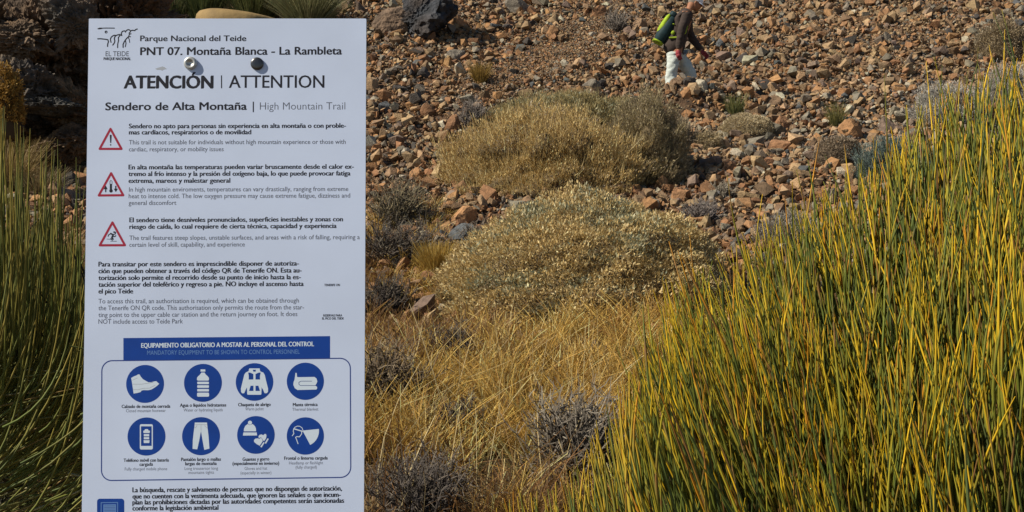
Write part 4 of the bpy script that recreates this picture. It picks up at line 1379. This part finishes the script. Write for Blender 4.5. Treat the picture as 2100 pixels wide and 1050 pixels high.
# warning triangles
def triangle(ap, bl_, br_, lab):
    ap, bl_, br_ = map(np.array, (ap, bl_, br_))
    c = (ap + bl_ + br_) / 3
    ins = [tuple(p + (c - p) / np.linalg.norm(c - p) * 4.2) for p in (ap, bl_, br_)]
    o = flat('warning_triangle', stroke(ins, 4.6, True), M_red, .0005); o['label'] = lab
    return o


t_ = triangle((226.6, 260), (200.8, 307.5), (252.7, 307.5), 'red triangle with an exclamation mark')
flat('exclamation_mark', [[L2([(225, 276.5), (229, 276.5), (228, 293), (226, 293)])], [circle(226.9, 297, 1.5, 10)]], M_ink, .0006, t_)
t_ = triangle((227.9, 351), (199.0, 403), (256.3, 402.5), 'red triangle with a thermometer between two arrows')
X0, Y0 = 190, 255
Q4 = lambda pts: [(X0 + a / 4.04, Y0 + b / 4.04) for a, b in pts]
flat('thermometer', [[L2(rrect(225.2, 377, 229.6, 391, 1.5, 3))], [circle(227.6, 391.3, 3.6, 18)]] + stroke([(225.4, 378), (225.4, 371.5), (227.5, 370), (229.7, 371.5), (229.7, 378)], .9), M_ink, .0006, t_)
flat('arrows', [[L2(p)] for p in ([(216.8, 380.5), (220.9, 388), (218, 388), (218, 394), (215.6, 394), (215.6, 388), (212.8, 388)], [(237.4, 394), (233.2, 387), (236.1, 387), (236.1, 381), (238.7, 381), (238.7, 387), (241.5, 387)])], M_ink, .0006, t_)
t_ = triangle((230.6, 452), (201.0, 505.2), (259.8, 505), 'red triangle with a slipping figure')
flat('slipping_figure', stroke(Q4([(150, 905), (170, 915), (160, 935), (168, 950)]), 3.2) + stroke(Q4([(150, 905), (132, 915), (128, 928)]), 1.7) + stroke(Q4([(170, 912), (188, 908), (190, 892)]), 1.7)
     + stroke(Q4([(160, 930), (182, 930), (192, 922)]), 1.9) + stroke(Q4([(162, 935), (150, 948), (162, 960)]), 1.9) + [[circle(X0 + 178 / 4.04, Y0 + 893 / 4.04, 1.9, 12)]]
     + stroke(Q4([(118, 950), (148, 952)]), .9) + stroke(Q4([(148, 968), (198, 968)]), .9), M_ink, .0006, t_)

# park emblem
E = lambda pts: [(190 + a / 12.35, 45 + b / 12.35) for a, b in pts]
em = []
for pts, w_ in (([(135, 175), (180, 155), (240, 158), (330, 155), (430, 155), (550, 157)], 2.0), ([(140, 172), (200, 168), (235, 160)], 2.6),
                ([(130, 428), (200, 425), (330, 440), (385, 450), (400, 500), (380, 560), (378, 620)], 2.4),
                ([(465, 515), (448, 440), (470, 385), (520, 345), (570, 335)], 2.3),
                ([(510, 585), (550, 530), (562, 480), (548, 420), (570, 360), (620, 330), (680, 318), (730, 335)], 2.4),
                ([(632, 650), (635, 560), (655, 470), (650, 400), (690, 340)], 2.2),
                ([(735, 340), (725, 290), (750, 240), (800, 225), (840, 235), (880, 200), (920, 195), (960, 225), (1010, 210), (1065, 220), (1085, 195), (1130, 178)], 2.3),
                ([(960, 225), (955, 250), (925, 280), (930, 310), (970, 300)], 2.2), ([(930, 310), (910, 370), (960, 375)], 2.0),
                ([(910, 370), (850, 430), (800, 500), (770, 570), (772, 645)], 2.4), ([(830, 470), (845, 540), (828, 625)], 2.1), ([(905, 395), (930, 450), (938, 520)], 1.6),
                ([(815, 240), (835, 265)], 1.5), ([(700, 330), (740, 345)], 2.2)):
    em += stroke(E(pts), w_)
em += [[circle(190 + 340 / 12.35, 45 + 255 / 12.35, 3.0, 14), circle(190 + 345 / 12.35, 45 + 262 / 12.35, 1.0, 8)]]
flat('park_emblem', em, M_ink, .0004)
T([("EL TEIDE", 216.6, 264.2, 115.2, 115.2)], M_ink, .0, 10)
T([("PARQUE NACIONAL", 212.4, 268.5, 123.2, 123.2)], M_ink, .035, 5)
sm = [(318, 141), (326, 138.5), (333, 136.2), (338, 138), (342, 141.5), (336, 142.6), (333, 145), (329, 143.4), (322, 143.2)]
flat('smudge', [[L2(sm)]], M_smudge, .0003)

# ------------------------------------------------------------------ the hiker
M_skin = mat('skin', (.33, .15, .08), rough=.6)
M_jacket = mat('jacket_cloth', (.050, .036, .030), rough=.9, nscale=18, namt=.15, bump=.006, bscale=14)
M_trous = mat('trouser_cloth', (.50, .54, .50), rough=.85, nscale=16, namt=.06, bump=.014, bscale=16)
M_cap = mat('cap_cloth', (.78, .79, .82), rough=.8)
M_glove = mat('glove_cloth', (.30, .05, .06), rough=.8, nscale=40, namt=.2)
M_boot = mat('boot_leather', (.08, .06, .045), rough=.8)
M_hair = mat('grey_hair', (.20, .17, .14), rough=.9)
M_lime = mat('lime_fabric', (.27, .38, .02), rough=.8, nscale=18, namt=.25, bump=.01, bscale=12)
M_navy = mat('navy_fabric', (.010, .030, .034), rough=.7, nscale=20, namt=.3)


def skin_obj(name, nodes, edges, material, parent, sub=2, root=0, fixc=None):
    me = bpy.data.meshes.new(name)
    me.from_pydata([n_[:3] for n_ in nodes], edges, [])
    o = bpy.data.objects.new(name, me); COL.objects.link(o)
    mo = o.modifiers.new('s', 'SKIN')
    for i_, n_ in enumerate(nodes):
        r_ = n_[3]
        me.skin_vertices[0].data[i_].radius = (r_, r_) if not isinstance(r_, tuple) else r_
    me.skin_vertices[0].data[root].use_root = True
    ms = o.modifiers.new('u', 'SUBSURF'); ms.levels = sub; ms.render_levels = sub
    dg = bpy.context.evaluated_depsgraph_get(); dg.update()
    m2 = bpy.data.meshes.new_from_object(o.evaluated_get(dg))
    bpy.data.objects.remove(o); bpy.data.meshes.remove(me)
    m2.name = name
    for p in m2.polygons: p.use_smooth = True
    m2.materials.clear(); m2.materials.append(material)
    return link(name, m2, None, parent)


fd = 19.55
fx_ = (1386 - 1050) / FPX * fd
fz = float(height(fx_, fd))
d = ray(1386, 221); fz2 = CAM[2] + d[2] / d[1] * fd
person = empty('person', (fx_, fd, fz2))
tag(person, 'hiker in dark jacket, pale trousers and white cap walking across the scree with a backpack', 'person')
# joints: x forward, y away from the road side, z up
hipL, hipR = (.0, .09, .90), (.0, -.09, .90)
kL, kR = (.21, .10, .52), (-.06, -.10, .48)
aL, aR = (.22, .10, .09), (-.15, -.10, .11)
shL, shR = (.17, .17, 1.40), (.12, -.18, 1.40)
eL, eR = (.24, .24, 1.13), (.04, -.23, 1.12)
wL, wR = (.42, .20, .88), (.00, -.20, .84)
N = [(0, 0, .93, .13), (.03, 0, 1.10, .125), (.09, 0, 1.28, .14), (.14, 0, 1.42, .11), (.19, 0, 1.50, .055), (.23, 0, 1.56, .075), (.27, 0, 1.63, .090), (.275, 0, 1.70, .07),
     (*hipR, .09), (*kR, .058), (*aR, .04), (aR[0] + .11, aR[1], aR[2] - .06, .035),
     (*hipL, .09), (*kL, .058), (*aL, .04), (aL[0] + .13, aL[1], aL[2] - .04, .035),
     (*shR, .06), (*eR, .042), (*wR, .03), (wR[0] + .02, wR[1], wR[2] - .08, .03),
     (*shL, .06), (*eL, .042), (*wL, .03), (wL[0] + .05, wL[1], wL[2] - .06, .03)]
E_ = [(0, 1), (1, 2), (2, 3), (3, 4), (4, 5), (5, 6), (6, 7), (0, 8), (8, 9), (9, 10), (10, 11), (0, 12), (12, 13), (13, 14), (14, 15), (3, 16), (16, 17), (17, 18), (18, 19), (3, 20), (20, 21), (21, 22), (22, 23)]
skin_obj('body', N, E_, M_skin, person)
# head: face features over the skull
V, F = ICO[3]
H_ = V * np.array([.098, .076, .118])
fr = V[:, 0] > 0
H_[:, 0] += np.where(fr & (V[:, 2] < -.2), .012, 0)
nose = np.exp(-((V[:, 1] / .16) ** 2 + ((V[:, 2] + .12) / .2) ** 2)) * (V[:, 0] > .5)
H_[:, 0] += nose * .026
brow = np.exp(-(((V[:, 2] - .22) / .12) ** 2)) * (V[:, 0] > .6) * .006
eye = np.exp(-(((np.abs(V[:, 1]) - .38) / .16) ** 2 + ((V[:, 2] - .03) / .12) ** 2)) * (V[:, 0] > .4) * -.010
chin = np.exp(-((V[:, 1] / .4) ** 2 + ((V[:, 2] + .82) / .25) ** 2)) * (V[:, 0] > 0) * .02
H_[:, 0] += brow + eye + chin
ay = rad(28)
Ry_ = np.array([[math.cos(ay), 0, math.sin(ay)], [0, 1, 0], [-math.sin(ay), 0, math.cos(ay)]])
hc = np.array([.285, 0, 1.605])
link('face', npmesh('face', H_ @ Ry_.T + hc, F, None, True), M_skin, person)
for s_ in (-1, 1):
    Ev = V * np.array([.018, .010, .03]) + np.array([-.005, s_ * .078, -.01])
    link('ear', npmesh('ear', Ev @ Ry_.T + hc, F, None, True), M_skin, person)
    Ev = V * np.array([.007, .012, .008]) + np.array([.086, s_ * .030, .006])
    link('eye', npmesh('eye', Ev @ Ry_.T + hc, F, None, True), M_boot, person)
mv = V * np.array([.008, .024, .005]) + np.array([.098, 0, -.055])
link('mouth', npmesh('mouth', mv @ Ry_.T + hc, F, None, True), mat('lip', (.2, .06, .04), rough=.6), person)
hv = V * np.array([.100, .082, .10]) + np.array([-.022, 0, .012])
link('hair', npmesh('hair', hv @ Ry_.T + hc, F, None, True), M_hair, person)
# cap with brim
cv = V * np.array([.112, .092, .10]) + np.array([-.004, 0, .035])
k = cv[:, 2] < .012; cv[k, 2] = .012
cap_o = link('cap', npmesh('cap', cv @ Ry_.T + hc, F, None, True), M_cap, person)
bmv = []; bf = []
for i_ in range(13):
    a = rad(-75 + 150 * i_ / 12)
    for rr_, hh in ((.085, .030), (.185, .006), (.185, .001), (.085, .022)):
        kx = .10 if rr_ > .1 else .0
        bmv.append((math.cos(a) * (rr_ if rr_ < .1 else .16) + .012, math.sin(a) * .085, hh))
for i_ in range(12):
    for j in range(4):
        bf.append([i_ * 4 + j, (i_ + 1) * 4 + j, (i_ + 1) * 4 + (j + 1) % 4, i_ * 4 + (j + 1) % 4])
link('cap_brim', npmesh('cap_brim', np.array(bmv) @ Ry_.T + hc, bf, None, True), M_cap, person)


def crumple(o, amp, sc, seed):
    me = o.data
    P = np.empty(len(me.vertices) * 3, np.float32); me.vertices.foreach_get('co', P); P = P.reshape(-1, 3)
    Nn = np.empty(len(me.vertices) * 3, np.float32); me.vertices.foreach_get('normal', Nn); Nn = Nn.reshape(-1, 3)
    P = P + Nn * (vnoise3(P * np.array([sc, sc, sc * 1.6]) + seed, 80) * amp * 2)[:, None]
    me.vertices.foreach_set('co', P.astype(np.float32).ravel()); me.update()


# jacket: loose, hem behind the seat, wide sleeves
J = [(-.075, 0, .79, .170), (-.035, 0, .98, .182), (.02, 0, 1.13, .160), (.08, 0, 1.30, .165), (.13, 0, 1.42, .125), (.175, 0, 1.49, .075),
     (shR[0], shR[1], shR[2] - .01, .088), (eR[0] - .01, eR[1], eR[2], .070), (wR[0], wR[1], wR[2] + .02, .052),
     (shL[0], shL[1], shL[2] - .01, .088), (eL[0], eL[1], eL[2], .070), (wL[0] - .01, wL[1], wL[2] + .02, .052)]
jk = skin_obj('jacket', J, [(0, 1), (1, 2), (2, 3), (3, 4), (4, 5), (4, 6), (6, 7), (7, 8), (4, 9), (9, 10), (10, 11)], M_jacket, person, 3)
crumple(jk, .014, 9, 3)
# trousers: baggy
TR = [(-.03, 0, .91, .138), (hipR[0] - .05, hipR[1], .78, .110), (kR[0] - .03, kR[1], kR[2] + .02, .092), (aR[0] + .01, aR[1], aR[2] + .08, .075),
      (hipL[0] + .05, hipL[1], .78, .110), (kL[0] + .03, kL[1], kL[2] + .02, .092), (aL[0] + .02, aL[1], aL[2] + .08, .075)]
tr = skin_obj('trousers', TR, [(0, 1), (1, 2), (2, 3), (0, 4), (4, 5), (5, 6)], M_trous, person, 3)
crumple(tr, .022, 16, 9)
for a_ in (aL, aR):
    skin_obj('boot', [(a_[0] - .03, a_[1], a_[2] + .06, .055), (a_[0] - .03, a_[1], a_[2] - .03, .058), (a_[0] + .09, a_[1], a_[2] - .045, .045), (a_[0] + .17, a_[1], a_[2] - .05, .036)],
             [(0, 1), (1, 2), (2, 3)], M_boot, person, 2)


def glove(w, dirv, palm_n):
    w = np.array(w); d_ = norm(np.array(dirv, float)); n_ = norm(np.array(palm_n, float)); s_ = np.cross(d_, n_)
    P = lambda a, b, c: tuple(w + d_ * a + s_ * b + n_ * c)
    nodes = [(*P(-.03, 0, 0), .036), (*P(.03, 0, 0), .036), (*P(.07, 0, .004), .038)]
    edges = [(0, 1), (1, 2)]
    for b, L_ in ((-.030, .062), (-.010, .072), (.011, .068), (.030, .052)):
        i_ = len(nodes)
        nodes += [(*P(.085, b, .006), .0125), (*P(.085 + L_ * .45, b * 1.05, .018), .0115), (*P(.085 + L_ * .62, b * 1.05, .045), .010), (*P(.085 + L_ * .5, b, .062), .009)]
        edges += [(2, i_), (i_, i_ + 1), (i_ + 1, i_ + 2), (i_ + 2, i_ + 3)]
    i_ = len(nodes)
    nodes += [(*P(.03, -.040, .014), .014), (*P(.06, -.058, .034), .0125), (*P(.085, -.052, .052), .010)]
    edges += [(1, i_), (i_, i_ + 1), (i_ + 1, i_ + 2)]
    return skin_obj('glove', nodes, edges, M_glove, person, 2)


glove(wR, (.12, 0, -1), (.3, 1, 0))
glove(wL, (.75, -.05, -.65), (-.4, -.6, -.4))

# backpack: its own thing, carried on the back
bp = empty('backpack', (fx_ - .16, fd, fz2 + 1.20))
tag(bp, 'lime green and navy backpack on the hiker\'s back', 'backpack')
th = rad(31)
Rb = np.array([[math.cos(th), 0, math.sin(th)], [0, 1, 0], [-math.sin(th), 0, math.cos(th)]])


def sup(sx, sy, sz, off, p=.55, taper=0.):
    V, F = ICO[5]
    W = np.sign(V) * np.abs(V) ** p
    W = W / np.abs(W).max()
    W = W * np.array([sx, sy, sz])
    W[:, 0] *= 1 - taper * (W[:, 2] / sz)
    W = (W + np.array(off)) @ Rb.T
    return W, F


W, F = sup(.100, .14, .245, (0, 0, -.01), .8, .22)
link('sack', npmesh('sack', W, F, None, True), M_navy, bp)
W, F = sup(.050, .118, .175, (-.070, 0, .05), .8, .15)
link('front_panel', npmesh('front_panel', W, F, None, True), M_lime, bp)
W, F = sup(.088, .143, .022, (-.01, 0, -.238), .7)
link('base_trim', npmesh('base_trim', W, F, None, True), M_lime, bp)
W, F = sup(.03, .145, .014, (.055, 0, .10), .7)
link('side_trim', npmesh('side_trim', W, F, None, True), M_lime, bp)
W, F = sup(.06, .10, .05, (-.02, 0, .24), .7)
link('lid', npmesh('lid', W, F, None, True), M_navy, bp)
for s_ in (-1, 1):
    pts = np.array([(.06, s_ * .10, .22), (.14, s_ * .115, .25), (.235, s_ * .12, .20), (.27, s_ * .13, .08), (.22, s_ * .16, -.04), (.10, s_ * .15, -.12)])
    pts = pts @ Rb.T
    tq = np.linspace(0, 1, len(pts)); tf = np.linspace(0, 1, 16)
    PP = np.stack([np.interp(tf, tq, pts[:, j]) for j in range(3)], 1)[None]
    V_, F_, C_ = tubes(PP, np.full((1, 16), .016), np.ones((1, 16, 3)), 6)
    link('strap', npmesh('strap', V_, F_, None, True), M_lime if s_ < 0 else M_navy, bp)
W = (ICO[2][0] * np.array([.03, .012, .035]) + np.array([.11, -.15, -.02])) @ Rb.T
link('strap_buckle', npmesh('strap_buckle', W, ICO[2][1], None, True), M_lime, bp)
